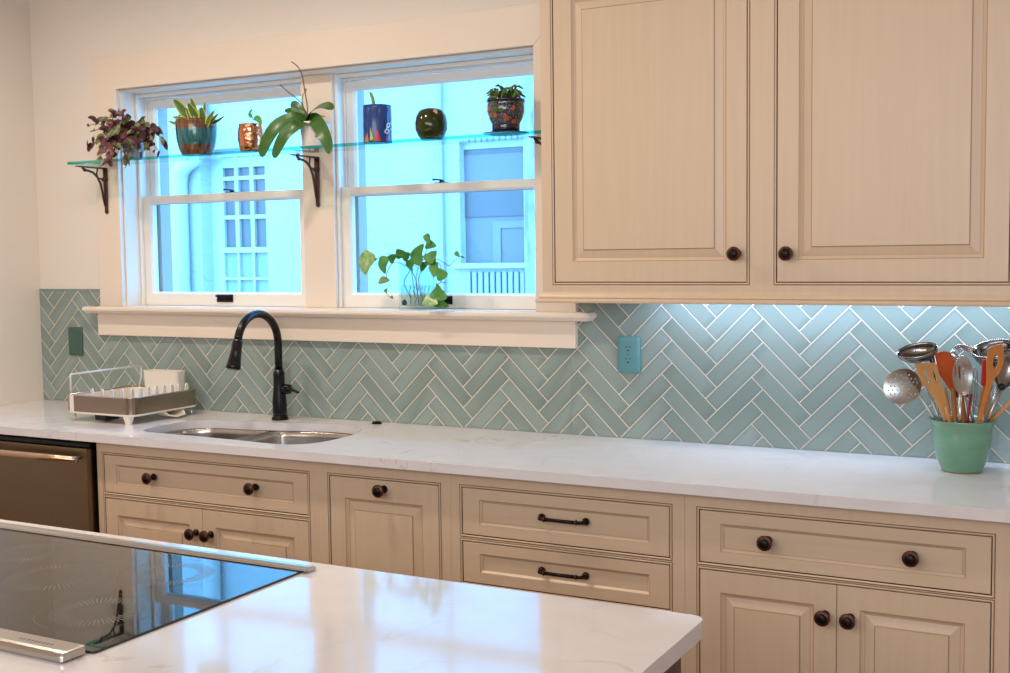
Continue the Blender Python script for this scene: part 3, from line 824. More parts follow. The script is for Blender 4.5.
for bx, by, r0, r1 in ((-1.806, -2.023, .070, .092), (-1.560, -2.147, .060, .080), (-1.617, -1.912, .060, .080), (-2.03, -2.15, .055, .075), (-2.01, -1.92, .055, .075)):
    o = rays(bx, by, r0 - .012, r1, 60, .0011).build('burner_mark', M['burner'], g)
    def ringmesh(ra, rb):
        m2 = MB(); n = 64; z = CT + .0043
        m2.loft([[(bx + q * math.cos(2 * math.pi * k / n), by + q * math.sin(2 * math.pi * k / n), z) for k in range(n)] for q in (ra, rb)], 0, True, False, False)
        return m2
    ringmesh(r1 + .022, r1 + .0228).build('burner_ring', M['burner'], g)
# faint control legends near the back edge
for k, (x, y, w) in enumerate([(-2.03, -1.838, .03), (-2.0, -1.828, .05), (-1.925, -1.826, .04), (-1.985, -1.842, .008), (-1.80, -1.822, .03), (-1.73, -1.826, .02), (-1.945, -1.835, .012)]):
    MB().add([(x, y, CT + .0043), (x + w, y, CT + .0043), (x + w, y + .002, CT + .0043), (x, y + .002, CT + .0043)], [(0, 1, 2, 3)]).build('control_mark', M['burner'], g)
mb = MB()
mb.loft([[(x, y, z) for y, z in ((-1.790, CT + .0045), (-1.7885, CT + .0075), (-1.776, CT + .0105), (-1.765, CT + .0105), (-1.7585, CT + .008), (-1.7585, CT + .0004), (-1.781, CT + .0004), (-1.781, CT + .0045))] for x in (gx0, gx1 + .012)], 0, False)
mb.build('rear_trim', M['chrome'], r, bevel=.0006, seg=1)
mb = MB()
bprof = lambda k: [(-2.3545 + k, CT + .002), (-2.3545 + k, CT + .010), (-2.3505 + k, CT + .0145), (-2.343, CT + .016), (-2.3085 - k, CT + .016), (-2.3065 - k, CT + .014), (-2.3065 - k, CT + .002)]
mb.loft([[(gx0 + .04, y, z) for y, z in bprof(0)], [(-1.416, y, z) for y, z in bprof(0)], [(-1.412, y, z - (.001 if z > CT + .01 else 0)) for y, z in bprof(.003)]], 0, False)
mb.box(gx0 + .05, -1.432, -2.345, -2.3066, CT + .0003, CT + .002, 0)
o = mb.build('front_trim', M['steel'], r, bevel=.0008, seg=1)
# engraved maker's lettering, worn to a faint grey row
mb = MB()
for k in range(9):
    x = -1.532 + k * .0085
    mb.add([(x, -2.334, CT + .01615), (x + .0055, -2.334, CT + .01615), (x + .0055, -2.327, CT + .01615), (x, -2.327, CT + .01615)], [(0, 1, 2, 3)])
M['engraved'] = mat('engraved letters', (.22, .18, .15, 1), .5, metal=.6)
mb.build('lettering', M['engraved'], o)


# ------------------------------------------------------------------ glass shelf and iron brackets
M['shelf'] = thin_glass('shelf glass', (.90, .97, .95, 1))
M['edge'] = thin_glass('green glass edge', (.10, .70, .64, 1), .05)
SZ0, SZ1 = 1.9005, 1.9112
r = thing('glass_shelf', (-2.73, -.09, SZ0), 'long clear glass shelf with green edge across the windows', 'shelf')
mb = MB(); sy0, sy1, s0, s1 = -.165, -.0215, -3.808, -1.645
vs = [(x, y, z) for z in (SZ0, SZ1) for y in (sy0, sy1) for x in (s0, s1)]
mb.add(vs, [(0, 2, 3, 1), (4, 5, 7, 6)], 0).add(vs, [(0, 1, 5, 4), (0, 4, 6, 2), (1, 3, 7, 5)], 1).add(vs, [(2, 6, 7, 3)], 0)
bm_o = mb.build('pane', [M['shelf'], M['edge']], r)
M['rust'] = mat('rusty dark iron', (.05, .026, .018, 1), .5, metal=.5, noise=.8, nscale=(90, 90, 90), ncol=(.10, .035, .018, 1))
def bracket(x, yw, label):
    r = thing('shelf_bracket', (x, yw, 1.80), label, 'bracket', 'iron shelf brackets')
    ty = 1.8935; L = .154; dpt = ty - .188
    mb = MB()
    # wall strap with rounded foot
    w = .012
    mb.tube([(x, yw - .0045, ty - .001), (x, yw - .0045, ty - .05), (x, yw - .005, ty - .12), (x, yw - .0045, dpt + .02), (x, yw - .0045, dpt + .012)], [w, w * .95, w * .85, w * .72, w * .7], 12, flat=.42)
    mb.lathe([(.0085, 0), (.0095, .003), (.007, .007), (.001, .008)], (x, yw - .0005, dpt + .009), 14, axis=(0, -1, 0))
    mb.build('wall_plate', M['rust'], r)
    a = MB()
    a.loft([[(x - .009, y, ty - t), (x + .009, y, ty - t), (x + .009, y, ty), (x - .009, y, ty)] for y, t in ((yw - .001, .006), (yw - L * .6, .0055), (yw - L * .86, .0045), (yw - L * .94, .0035), (yw - L, .0030))], 0, False)
    a.build('arm', M['rust'], r, bevel=.001, seg=1)
    c = MB()
    cv = [(x, yw - L * .80, ty - .006), (x, yw - L * .72, ty - .0145), (x, yw - L * .60, ty - .0165), (x, yw - L * .45, ty - .022), (x, yw - L * .30, ty - .040), (x, yw - L * .20, ty - .066), (x, yw - L * .15, ty - .096), (x, yw - L * .12, ty - .125), (x, yw - .012, ty - .155)]
    cv = [V(p) for p in cv]
    c.tube(cv, [.0048] * 6 + [.0045, .004, .0035], 10)
    c.lathe([(.0005, -.006), (.006, -.004), (.0075, 0), (.006, .004), (.0005, .006)], cv[1], 12, axis=(1, 0, 0))
    # open ring in the corner and knuckle at the plate
    ring = [(x, yw - .033 + .0165 * math.cos(t), ty - .027 + .0185 * math.sin(t)) for t in [math.radians(q) for q in range(100, 281, 20)]]
    c.tube([(x, yw - .046, ty - .004)] + ring[2:] + [(x, yw - .012, ty - .048)], .0032, 8)
    c.lathe([(.0005, -.013), (.008, -.011), (.011, 0), (.008, .011), (.0005, .013)], (x, yw - .008, ty - .048), 14, axis=(1, 0, 0))
    c.build('brace', M['rust'], r)
    for yy in ((yw - L * .75,) if yw > 0 else (yw - .03, yw - L * .72)):
        MB().lathe([(.007, 0), (.007, SZ0 - ty - .0006)], (x, yy, ty + .0003), 12).build('bumper', M['clearplastic'], r)
    for dz in (.075, .15): MB().lathe([(.0035, 0), (.003, .0015), (.0003, .002)], (x, yw - .0088, ty - dz), 10, axis=(0, -1, 0)).build('screw', M['bronze'], r)
bracket(-3.748, -.0202, 'rusty iron shelf bracket on the left window casing')
bracket(-2.735, .0618, 'rusty iron shelf bracket on the post between the windows')
bracket(-1.715, -.0202, 'iron shelf bracket mostly hidden behind the wall cabinet')

# ------------------------------------------------------------------ pots and plants
def pdepth(p): return (p - CAM).dot(CF)
def pot(mb, cx, y, prof, base=1.9113, m=0, inner=True, n=40, cap=True):
    """prof: (half width px, py) from top to base; returns centre and (r, z) of the rim"""
    c = at(cx, prof[0][1], y); d = pdepth(c)
    P = []
    for hw, py in prof: P.append((hw * d / FPX, at(cx, py, y).z))
    P[-1] = (P[-1][0], base)
    c0 = V((c.x, y, 0))
    rt, zt = P[0]
    prof2 = list(reversed(P))
    if inner: prof2 += [(rt - .003, zt), (rt - .0045, zt - .006), (rt * .92 - .004, zt - .014)]
    mb.lathe(prof2, c0, n, m=m, cap1=cap)
    return c0, rt, zt
def soil(parent, c, rr, z):
    MB().lathe([(rr, z - .002), (rr * .6, z + .001), (.001, z + .002)], c, 24, cap0=True).build('soil', M['soil'], parent)

# 1 trailing purple plant
M['jar'] = mat('patterned glass jar', (.09, .12, .14, 1), .15, noise=1, nscale=(90, 90, 90), ncol=(.42, .40, .32, 1), detail=1)
M['purple'] = mat('purple leaf', (.045, .012, .020, 1), .38, noise=.8, nscale=(60, 60, 60), ncol=(.11, .03, .035, 1))
M['pink'] = mat('rosy leaf underside', (.14, .035, .04, 1), .45)
M['olive'] = mat('olive leaf', (.07, .09, .025, 1), .4, noise=.8, nscale=(80, 80, 80), ncol=(.20, .21, .07, 1))
M['pstem'] = mat('purple stem', (.12, .04, .03, 1), .5)
r = thing('trailing_plant', at(131, 157, -.09), 'purple and olive trailing plant in a small patterned jar at the left shelf end', 'potted plant')
r.location.z = 1.9113
mb = MB(); c, rt, zt = pot(mb, 133, -.092, [(9.5, 134), (10.5, 138), (11, 147), (9.5, 154), (8, 158)])
mb.build('jar', M['jar'], r); soil(r, c, rt * .9, zt - .012)
rnd = random.Random(11)
org = c + V((0, 0, zt - .004))
stems = MB(); lp = MB(); lk = MB(); lo_ = MB()
tips = [(87, 126, -.10), (97, 122, -.13), (104, 118, -.09), (115, 114, -.07), (121, 116, -.1), (112, 123, -.13), (94, 131, -.15), (88, 148, -.14), (97, 142, -.16), (107, 150, -.17), (99, 157, -.15), (110, 160, -.185), (113, 152, -.15), (118, 140, -.15), (121, 148, -.16), (104, 135, -.15), (128, 135, -.13), (135, 140, -.15), (123, 160, -.172), (146, 127, -.11), (153, 134, -.10), (159, 130, -.09), (163, 139, -.09), (160, 152, -.12), (150, 150, -.14), (142, 152, -.14), (147, 142, -.13), (130, 153, -.15), (155, 145, -.08), (116, 131, -.14), (125, 128, -.12), (109, 142, -.16), (138, 147, -.15), (117, 155, -.14), (102, 149, -.12)]
for ti, (px, py, yy) in enumerate(tips):
    e = at(px, py, yy)
    mid_ = (org + e) / 2 + V((0, 0, .03 if py < 150 else .02))
    pts = [org + V((rnd.uniform(-.01, .01), rnd.uniform(-.01, .01), 0)), mid_, e]
    if px in (87,): pts = [org, at(112, 128, -.10), at(98, 124, -.10), e]
    Q = catmull([V(p) for p in pts], 6, False) + [V(pts[-1])]
    stems.tube(Q, .0013, 6)
    if ti == 0: nl = 1
    else: nl = 7
    for k in range(nl):
        q = Q[int((len(Q) - 1) * (1 - k * .13))]
        dd = V((rnd.uniform(-1, 1), rnd.uniform(-.8, .3), rnd.uniform(-.75, .7))).normalized()
        ln = rnd.uniform(.028, .046) * (1 if ti else .5)
        tgt = lp if rnd.random() < .55 else (lo_ if rnd.random() < .78 else lk)
        if px > 140 and tgt is lk: tgt = lp
        tgt.leaf([q, q + dd * ln * .5 + V((0, 0, .004)), q + dd * ln + V((0, 0, -.005))], ln * .30, V((rnd.uniform(-.4, .4), -1, rnd.uniform(-.2, .8))), .3, n=6)
lp.leaf([at(147, 129, -.1), at(152, 128, -.1), at(156, 131, -.1)], .009, V((0, -.6, .8)))
lk.leaf([at(106, 150, -.16), at(109, 146, -.17), at(113, 153, -.17)], .016, V((.2, -1, .3)))
lk.leaf([at(109, 154, -.172), at(110, 160, -.178), at(112, 167, -.18)], .014, V((.2, -1, .1)))
lk.leaf([at(100, 136, -.15), at(103, 140, -.16), at(104, 146, -.16)], .013, V((.2, -1, .3)))
lp.leaf([at(92, 143, -.14), at(90, 147, -.14), at(88, 152, -.14)], .012, V((.2, -1, .1)))
lo_.leaf([at(161, 137, -.1), at(163, 141, -.1), at(162, 145, -.1)], .010, V((.2, -1, .1)))
stems.tube([at(124, 150, -.165), at(125.5, 159, -.172), at(127, 164, -.172), at(125, 168, -.172)], .0012, 6)
for q_ in (stems, lp, lo_, lk):
    q_.v = [(x, y, max(z, 1.9122)) if y > -.1665 and x > -3.812 else (x, y, z) for x, y, z in q_.v]
stems.build('stem', M['pstem'], r); lp.build('foliage', M['purple'], r); lo_.build('foliage', M['olive'], r); lk.build('foliage', M['pink'], r)

# 2 brown and teal pot with variegated leaves
def banded():
    m = mat('brown and teal drip glaze', (.1, .04, .015, 1), .12, coat=.5)
    nt = m.node_tree; b = nt.nodes['Principled BSDF']; L = nt.links.new
    tc = nt.nodes.new('ShaderNodeTexCoord'); sx = nt.nodes.new('ShaderNodeSeparateXYZ'); L(tc.outputs['Object'], sx.inputs[0])
    n = nt.nodes.new('ShaderNodeTexNoise'); mp = nt.nodes.new('ShaderNodeMapping'); mp.inputs['Scale'].default_value = (120, 120, 9); L(tc.outputs['Object'], mp.inputs[0]); L(mp.outputs[0], n.inputs['Vector']); n.inputs['Scale'].default_value = 1
    c0 = nt.nodes.new('ShaderNodeMix'); c0.data_type = 'RGBA'; c0.inputs['A'].default_value = (.04, .018, .010, 1); c0.inputs['B'].default_value = (.20, .075, .022, 1)
    rr = nt.nodes.new('ShaderNodeMapRange'); rr.inputs['From Min'].default_value = .35; rr.inputs['From Max'].default_value = .65; L(n.outputs['Fac'], rr.inputs['Value']); L(rr.outputs[0], c0.inputs['Factor'])
    c1 = nt.nodes.new('ShaderNodeMix'); c1.data_type = 'RGBA'; c1.inputs['A'].default_value = (.008, .06, .075, 1); c1.inputs['B'].default_value = (.02, .16, .17, 1); L(rr.outputs[0], c1.inputs['Factor'])
    ad = nt.nodes.new('ShaderNodeMath'); ad.operation = 'MULTIPLY_ADD'; ad.inputs[1].default_value = .006; L(n.outputs['Fac'], ad.inputs[0]); L(sx.outputs[2], ad.inputs[2])
    def step(v, w=.003):
        q = nt.nodes.new('ShaderNodeMapRange'); q.inputs['From Min'].default_value = v - w; q.inputs['From Max'].default_value = v + w; L(ad.outputs[0], q.inputs['Value']); return q.outputs[0]
    z1, z2 = at(196, 145.5, -.092).z + .003, at(196, 129.5, -.092).z + .003
    mu = nt.nodes.new('ShaderNodeMath'); mu.operation = 'SUBTRACT'; L(step(z1), mu.inputs[0]); L(step(z2), mu.inputs[1])
    mx = nt.nodes.new('ShaderNodeMix'); mx.data_type = 'RGBA'; L(mu.outputs[0], mx.inputs['Factor']); L(c0.outputs['Result'], mx.inputs['A']); L(c1.outputs['Result'], mx.inputs['B'])
    L(mx.outputs['Result'], b.inputs['Base Color'])
    return m
M['band'] = banded()
M['agave'] = mat('green leaf centre', (.045, .13, .02, 1), .35, noise=.5, nscale=(60, 60, 60), ncol=(.09, .2, .03, 1))
M['yellowrim'] = mat('yellow leaf rim', (.52, .50, .08, 1), .4)
r = thing('variegated_plant', at(196, 155, -.092), 'yellow-edged spiky leaves in a brown pot with a teal band', 'potted plant')
r.location.z = 1.9113
mb = MB(); c, rt, zt = pot(mb, 196, -.092, [(20, 120), (20.4, 122), (20.3, 130), (19.6, 139), (18, 147), (16, 153), (14.8, 157)])
pt = mb.build('pot', M['band'], r); soil(r, c, rt * .9, zt - .012)
lf = MB()
def lx(a, b, w, yb=-.09, ya=-.11, cv=(0, 0), nrm=(.1, -1, .25), e=1):
    A = at(a[0], a[1], yb); B = at(b[0], b[1], ya); m_ = (A + B) / 2 + CR * cv[0] + V((0, 0, cv[1]))
    lf.leaf([A, m_, B], w * 1.3, V(nrm), .2, 0, edge=e, shape=lambda t: (math.sin(math.pi * (t * .72 + .28)) ** .7) if t < 1 else 0)
lx((193, 124), (173.5, 99.5), .0155, ya=-.13, cv=(-.006, .012))
lx((196, 124), (190.5, 98), .0135, -.08, -.07, cv=(.004, .004))
lx((200, 124), (188, 103), .014, -.11, -.14, cv=(-.004, .006))
lx((199, 125), (194, 106), .011, -.12, -.12)
lx((203, 124), (205, 102), .009, -.08, -.06)
lx((203, 124), (201, 107), .015, -.12, -.13, cv=(.003, 0))
lx((205, 123), (199, 108), .011, -.06, -.05)
lx((207, 124), (214.5, 110.5), .009, -.10, -.12)
lx((207, 125), (211, 114), .010, -.13, -.14)
lx((210, 123), (218.5, 114), .008, -.11, -.14)
lx((192, 124), (172, 117), .008, -.12, -.15, cv=(0, .006))
lx((190, 124), (168, 121), .007, -.11, -.14, cv=(0, -.008))
lx((190, 123), (178, 115), .009, -.09, -.08)
lx((211, 123), (225, 115.5), .0055, -.10, -.13, cv=(0, -.006))
lx((196, 125), (186, 108), .011, -.1, -.12)
lf.build('foliage', [M['agave'], M['yellowrim']], r)

# 3 copper mug
def hammered():
    m = mat('hammered copper', (.66, .27, .14, 1), .16, metal=1)
    nt = m.node_tree; b = nt.nodes['Principled BSDF']
    tc = nt.nodes.new('ShaderNodeTexCoord'); v = nt.nodes.new('ShaderNodeTexVoronoi'); v.inputs['Scale'].default_value = 95
    bp = nt.nodes.new('ShaderNodeBump'); bp.inputs['Strength'].default_value = .35; bp.inputs['Distance'].default_value = .003
    nt.links.new(tc.outputs['Object'], v.inputs['Vector']); nt.links.new(v.outputs['Distance'], bp.inputs['Height']); nt.links.new(bp.outputs[0], b.inputs['Normal'])
    return m
M['copper'] = hammered()
M['green'] = mat('fresh green leaf', (.06, .26, .025, 1), .35, noise=.7, nscale=(50, 50, 50), ncol=(.10, .36, .05, 1))
M['stem'] = mat('green stem', (.16, .26, .06, 1), .45)
M['brownstem'] = mat('brown stem', (.13, .075, .03, 1), .55)
r = thing('sprouting_plant', at(250, 151, -.09), 'small green sprout in a hammered copper mug', 'potted plant')
r.location.z = 1.9113
mb = MB(); c, rt, zt = pot(mb, 250.3, -.092, [(11.2, 124.2), (11.6, 125.2), (11.2, 126.2), (12.2, 129), (12.9, 135), (12.7, 141), (11.6, 147), (10.4, 152)])
mb.build('mug', M['copper'], r); soil(r, c, rt * .9, zt - .012)
st = MB().tube([c + V((0, 0, zt - .012)), at(253, 120, -.09), at(252, 115, -.09), at(253, 110.5, -.09)], .0012, 6).tube([at(253, 120, -.09), at(255, 118, -.1)], .001, 6)
st.build('stem', M['stem'], r)
lf = MB(); lf.leaf([at(252.5, 118, -.09), at(250, 114, -.09), at(252.5, 109, -.09)], .009, V((-.2, -1, .3))); lf.leaf([at(254, 117.5, -.1), at(258, 119, -.11), at(262, 124, -.12)], .012, V((.2, -1, .4)))
lf.build('foliage', M['green'], r)

# 4 orchid
M['orchid'] = mat('glossy orchid leaf', (.026, .095, .010, 1), .36, coat=.1, coat_r=.2, noise=.5, nscale=(20, 20, 20), ncol=(.06, .17, .02, 1))
M['wrap'] = mat('off white crumpled pot', S((226, 216, 208)), .6, bump=.5, bscale=70)
M['root'] = mat('brown aerial root', (.20, .095, .05, 1), .6)
r = thing('orchid', at(314, 150, -.08), 'orchid without blooms, broad drooping leaves, in an off-white pot', 'orchid')
r.location.z = 1.9113
mb = MB(); c, rt, zt = pot(mb, 315, -.085, [(14.8, 122.5), (15, 124), (14.6, 131), (13.8, 138), (13.2, 144), (12.6, 149)])
mb.build('pot', M['wrap'], r); soil(r, c, rt * .9, zt - .01)
MB().lathe([(.052, 0), (.055, .003), (.056, .006), (.053, .0065), (.05, .004)], (c.x, c.y, 1.9113 - .0001), 32).build('saucer', M['whiteplastic'], r)
lf = MB()
H = at(307, 121, -.11)
ls = lambda t: math.sin(math.pi * min(1, max(0, t * .80 + .15))) ** .55 * (1 if t < .85 else (1 - ((t - .85) / .16) ** 2) ** .5 + .05)
lf.leaf([H, at(295, 119, -.15), at(277, 127, -.18), at(266, 144, -.19), at(261.5, 157, -.19)], .030, V((.25, -1, .5)), .2, shape=ls, n=14)
lf.leaf([H, at(299, 124, -.17), at(286, 134, -.20), at(278, 148, -.205), at(274, 158, -.205)], .022, V((.45, -1, .35)), .2, shape=ls, n=14)
lf.leaf([H, at(315, 120, -.15), at(323, 131, -.19), at(329, 145, -.20), at(329, 154, -.205)], .027, V((-.25, -1, .4)), .2, shape=ls, n=14)
lf.leaf([H, at(312, 112, -.13), at(320, 107, -.16), at(327, 106, -.19), at(333, 109.5, -.20)], .024, V((0, -.8, 1)), .15, shape=ls, n=12)
lf.leaf([H, at(300, 115, -.12), at(291, 112, -.13), at(285, 112, -.15)], .020, V((.2, -1, .6)), .2, shape=ls, n=10)
lf.leaf([H, at(302, 115, -.1), at(297, 108, -.09), at(292, 101.5, -.09)], .021, V((.4, -1, .2)), .2, shape=ls, n=10)
lf.v = [(x, min(y, -.1678), z) if z < 1.9125 else (x, y, z) for x, y, z in lf.v]
lf.build('foliage', M['orchid'], r)
st = MB()
st.tube(catmull([H, at(307.5, 108, -.1), at(305, 92, -.1), at(302, 75, -.11), at(298, 67, -.12), at(290.5, 61, -.13)], 5, False), .0021, 7)
st.tube(catmull([H, at(303, 106, -.12), at(296, 98, -.14), at(287, 91, -.16), at(279, 83.5, -.17)], 5, False), .0019, 7)
st.tube([at(304.5, 93, -.1), at(306, 90, -.1), at(306, 88.5, -.1)], .0022, 6)
st.tube(catmull([H, at(304, 112, -.10), at(302.5, 100, -.09), at(303.5, 92, -.09)], 4, False), .0016, 6)
st.build('flower_spike', M['brownstem'], r)
st = MB()
for pts in ([(308, 120), (315, 117), (321, 116), (325, 117)], [(310, 121), (318, 120), (324, 121), (325.5, 125)], [(306, 122), (302, 127), (308, 135), (318, 136), (324, 133)], [(304, 124), (301, 131), (306, 137)]):
    st.tube(catmull([at(a, b, -.125 if b > 121 else -.09) for a, b in pts], 4, False), .0018, 6)
st.build('aerial_root', M['root'], r)

# 5 blue can with a cactus stick
M['bluecan'] = mat('blue printed can', (.012, .045, .20, 1), .2, coat=.15)
r = thing('cactus_in_can', at(376, 141, -.09), 'blue printed tin can with one thin cactus stalk', 'potted plant')
r.location.z = 1.9113
mb = MB(); cc, rt, zt = pot(mb, 377, -.09, [(14, 105.6), (14.6, 106.4), (14.1, 107.4), (14.1, 109.2), (14.45, 110.2), (14.5, 125), (14.4, 139), (14.4, 143)])
can = mb.build('can', M['bluecan'], r); soil(r, cc, rt * .9, zt - .010)
RC = 14.45 * pdepth(at(377, 125, -.09)) / FPX + .0004
tocam = V((CAM.x - cc.x, CAM.y - cc.y, 0)).normalized(); th0 = math.atan2(tocam.y, tocam.x)
def on_can(u, z, dr=0):  # u = metres around, 0 faces the room
    a = th0 + u / RC
    return V((cc.x + (RC + dr) * math.cos(a), cc.y + (RC + dr) * math.sin(a), z))
def sail(name, tri, m):
    mb = MB()
    # subdivide triangle (u,z)
    n = 5; vs = []; fs = []
    (a, b, c_) = [V(t) for t in tri]
    for i_ in range(n + 1):
        for j in range(n + 1 - i_):
            w1, w2 = i_ / n, j / n
            p = a * (1 - w1 - w2) + b * w1 + c_ * w2; vs.append(on_can(p.x, p.y))
    def id_(i_, j): return sum(n + 1 - q for q in range(i_)) + j
    for i_ in range(n):
        for j in range(n - i_):
            fs.append((id_(i_, j), id_(i_ + 1, j), id_(i_, j + 1)))
            if j < n - i_ - 1: fs.append((id_(i_ + 1, j), id_(i_ + 1, j + 1), id_(i_, j + 1)))
    mb.add(vs, fs).build(name, m, can)
k_ = pdepth(at(377, 125, -.09)) / FPX
def U_(px): return math.asin(max(-1, min(1, (px - 377) / 14.45))) * RC
def Z_(py): return at(377, py, -.105).z
M['yel'] = mat('yellow print', S((196, 190, 120)), .3); M['redp'] = mat('red print', S((200, 36, 34)), .3); M['grnp'] = mat('green print', S((40, 92, 74)), .3); M['whp'] = mat('white print', S((225, 222, 215)), .3); M['orp'] = mat('orange print', S((190, 120, 40)), .3); M['pkp'] = mat('pink print', S((190, 40, 110)), .3); M['ltb'] = mat('light blue print', S((90, 140, 170)), .3)
Zb = 1.9125
sail('sail_print', [(U_(369.5), Zb + .004), (U_(372.5), Zb + .010), (U_(370), Z_(128))], M['yel'])
sail('sail_print', [(U_(374), Zb + .003), (U_(380.5), Zb + .002), (U_(376.5), Z_(129.5))], M['redp'])
sail('sail_print', [(U_(364), Zb), (U_(368.5), Zb), (U_(367), Z_(133))], M['orp'])
sail('sail_print', [(U_(371), Zb), (U_(376), Zb), (U_(374), Z_(134))], M['grnp'])
sail('sail_print', [(U_(384), Zb), (U_(387), Zb), (U_(386), Z_(135))], M['pkp'])
sail('sail_print', [(U_(386.5), Zb), (U_(390), Zb), (U_(388), Z_(131))], M['ltb'])
fc = bpy.data.curves.new('lettering', 'FONT'); fc.body = 'g:'; fc.size = .056; fc.shear = .3; fc.offset = .0002; fc.resolution_u = 3
to = bpy.data.objects.new('tmp_text', fc); COL.objects.link(to)
bpy.context.view_layer.update()
me = bpy.data.meshes.new_from_object(to.evaluated_get(bpy.context.evaluated_depsgraph_get()))
COL.objects.unlink(to); bpy.data.objects.remove(to)
vs = [tuple(v.co) for v in me.vertices]; fs = [tuple(p.vertices) for p in me.polygons]
mb = MB(); u0 = U_(384); z0 = Z_(130.5)
mb.add([on_can(u0 + x, z0 + y, .0003) for x, y, z in vs], fs)
mb.build('lettering', M['whp'], can)
M['cactus'] = mat('yellow green stalk', (.19, .27, .03, 1), .5)
MB().tube([at(374.5, 108, -.09), at(372.8, 99, -.09), at(371, 94, -.09), at(369.6, 91.5, -.09)], [.0062, .006, .0056, .002], 10).build('stalk', M['cactus'], r)

# 6 green round vase
M['olivevase'] = mat('dark olive glaze', (.018, .026, .003, 1), .06, spec=.4, coat=.2, noise=.6, nscale=(40, 40, 40), ncol=(.03, .038, .004, 1))
r = thing('round_vase', at(431, 139, -.09), 'shiny dark green round vase, empty, with a small nicked mouth', 'vase')
r.location.z = 1.9113
mb = MB(); pot(mb, 431, -.09, [(6, 109.6), (7.5, 108.7), (12, 110.8), (15, 116), (16.3, 123), (16, 130), (13.3, 136), (10.2, 141)], inner=True)
mb.build('body', M['olivevase'], r)
MB().leaf([at(432.5, 110.5, -.12), at(435.5, 111, -.125), at(437, 114, -.13)], .0055, V((0, -1, .6)), .1).build('bare_clay_nick', mat('bare clay', S((176, 140, 120)), .7), r, solid=.001)

# 7 floral pot with succulent
def floral():
    m = mat('floral glaze', (.01, .015, .05, 1), .12, coat=.5)
    nt = m.node_tree; b = nt.nodes['Principled BSDF']; L = nt.links.new
    tc = nt.nodes.new('ShaderNodeTexCoord')
    def voro(sc, rnd_=1):
        v = nt.nodes.new('ShaderNodeTexVoronoi'); v.inputs['Scale'].default_value = sc; v.inputs['Randomness'].default_value = rnd_; L(tc.outputs['Object'], v.inputs['Vector']); return v
    def lt(sock, val):
        q = nt.nodes.new('ShaderNodeMath'); q.operation = 'LESS_THAN'; q.inputs[1].default_value = val; L(sock, q.inputs[0]); return q.outputs[0]
    def mix(f, a, bcol):
        x = nt.nodes.new('ShaderNodeMix'); x.data_type = 'RGBA'; L(f, x.inputs['Factor'])
        if isinstance(a, tuple): x.inputs['A'].default_value = a
        else: L(a, x.inputs['A'])
        if isinstance(bcol, tuple): x.inputs['B'].default_value = bcol
        else: L(bcol, x.inputs['B'])
        return x.outputs['Result']
    sp = voro(300); white = lt(sp.outputs['Distance'], .25)
    base = mix(white, (.008, .012, .045, 1), (.55, .55, .55, 1))
    fl = voro(52); big = lt(fl.outputs['Distance'], .50)
    sc_ = nt.nodes.new('ShaderNodeSeparateColor'); L(fl.outputs['Color'], sc_.inputs[0])
    isor = lt(sc_.outputs[0], .45)
    col = mix(isor, (.055, .10, .02, 1), (.42, .09, .03, 1))
    pick = lt(sc_.outputs[1], .75); mu = nt.nodes.new('ShaderNodeMath'); mu.operation = 'MULTIPLY'; L(pick, mu.inputs[0]); L(big, mu.inputs[1])
    L(mix(mu.outputs[0], base, col), b.inputs['Base Color'])
    return m
M['floral'] = floral(); M['navy'] = mat('navy glaze', (.006, .008, .028, 1), .1, coat=.5)
r = thing('succulent_pot', at(505, 131, -.09), 'floral patterned blue pot on a dark saucer holding a low succulent', 'potted plant')
r.location.z = 1.9113
mb = MB()
c0 = at(505.5, 100, -.09); d_ = pdepth(c0)
rz = lambda hw, py: (hw * d_ / FPX, at(505.5, py, -.09).z)
P = [rz(14, 129.8), rz(14.2, 127.5), rz(14.0, 124.6), rz(16.8, 119), rz(18.8, 112), rz(18.9, 106), rz(18.2, 102.8), rz(18.6, 102.2), rz(19.3, 101.2), rz(19.3, 99.6), rz(17.6, 99.6), rz(17, 103)]
P[0] = (P[0][0], 1.9160)
mb.lathe(P, V((c0.x, -.09, 0)), 40, mats=[1, 1, 0, 0, 0, 0, 1, 1, 1, 1, 1])
mb.build('pot', [M['floral'], M['navy']], r)
MB().lathe([(.050, 0), (.056, .001), (.077, .005), (.078, .0062), (.055, .0046), (.001, .0046)], (c0.x, -.09, 1.9113), 40).build('saucer', M['navy'], r)
soil(r, V((c0.x, -.09, 0)), .064, rz(1, 101.5)[1])
M['succ'] = mat('succulent green', (.07, .13, .02, 1), .4, noise=.6, nscale=(70, 70, 70), ncol=(.13, .2, .04, 1))
mb = MB(); rnd = random.Random(5)
C0 = V((c0.x, -.09, rz(1, 101)[1]))
for k in range(34):
    a = rnd.uniform(0, 6.28); q = rnd.uniform(.25, 1)
    p0 = C0 + V((math.cos(a) * .03 * q, math.sin(a) * .03 * q, 0)); h = rnd.uniform(.02, .045)
    p1 = p0 + V((math.cos(a) * .012, math.sin(a) * .012, h)); p2 = p1 + V((math.cos(a) * .026, math.sin(a) * .026, -rnd.uniform(.0, .02)))
    mb.tube([p0, p1, (p1 + p2) / 2 + V((0, 0, .004)), p2], [.0036, .0044, .0044, .002], 7)
for pts in ([(499, 100), (497, 92), (498, 88)], [(497, 98), (493, 97), (489, 99.5)], [(500, 92), (495, 93), (490, 98.5)], [(513, 99), (516, 92), (520, 96)], [(506, 97), (503, 90), (510, 88), (513, 90)]):
    mb.tube(catmull([at(a, b, -.12) for a, b in pts], 4, False), .0045, 8)
mb.build('foliage', M['succ'], r)

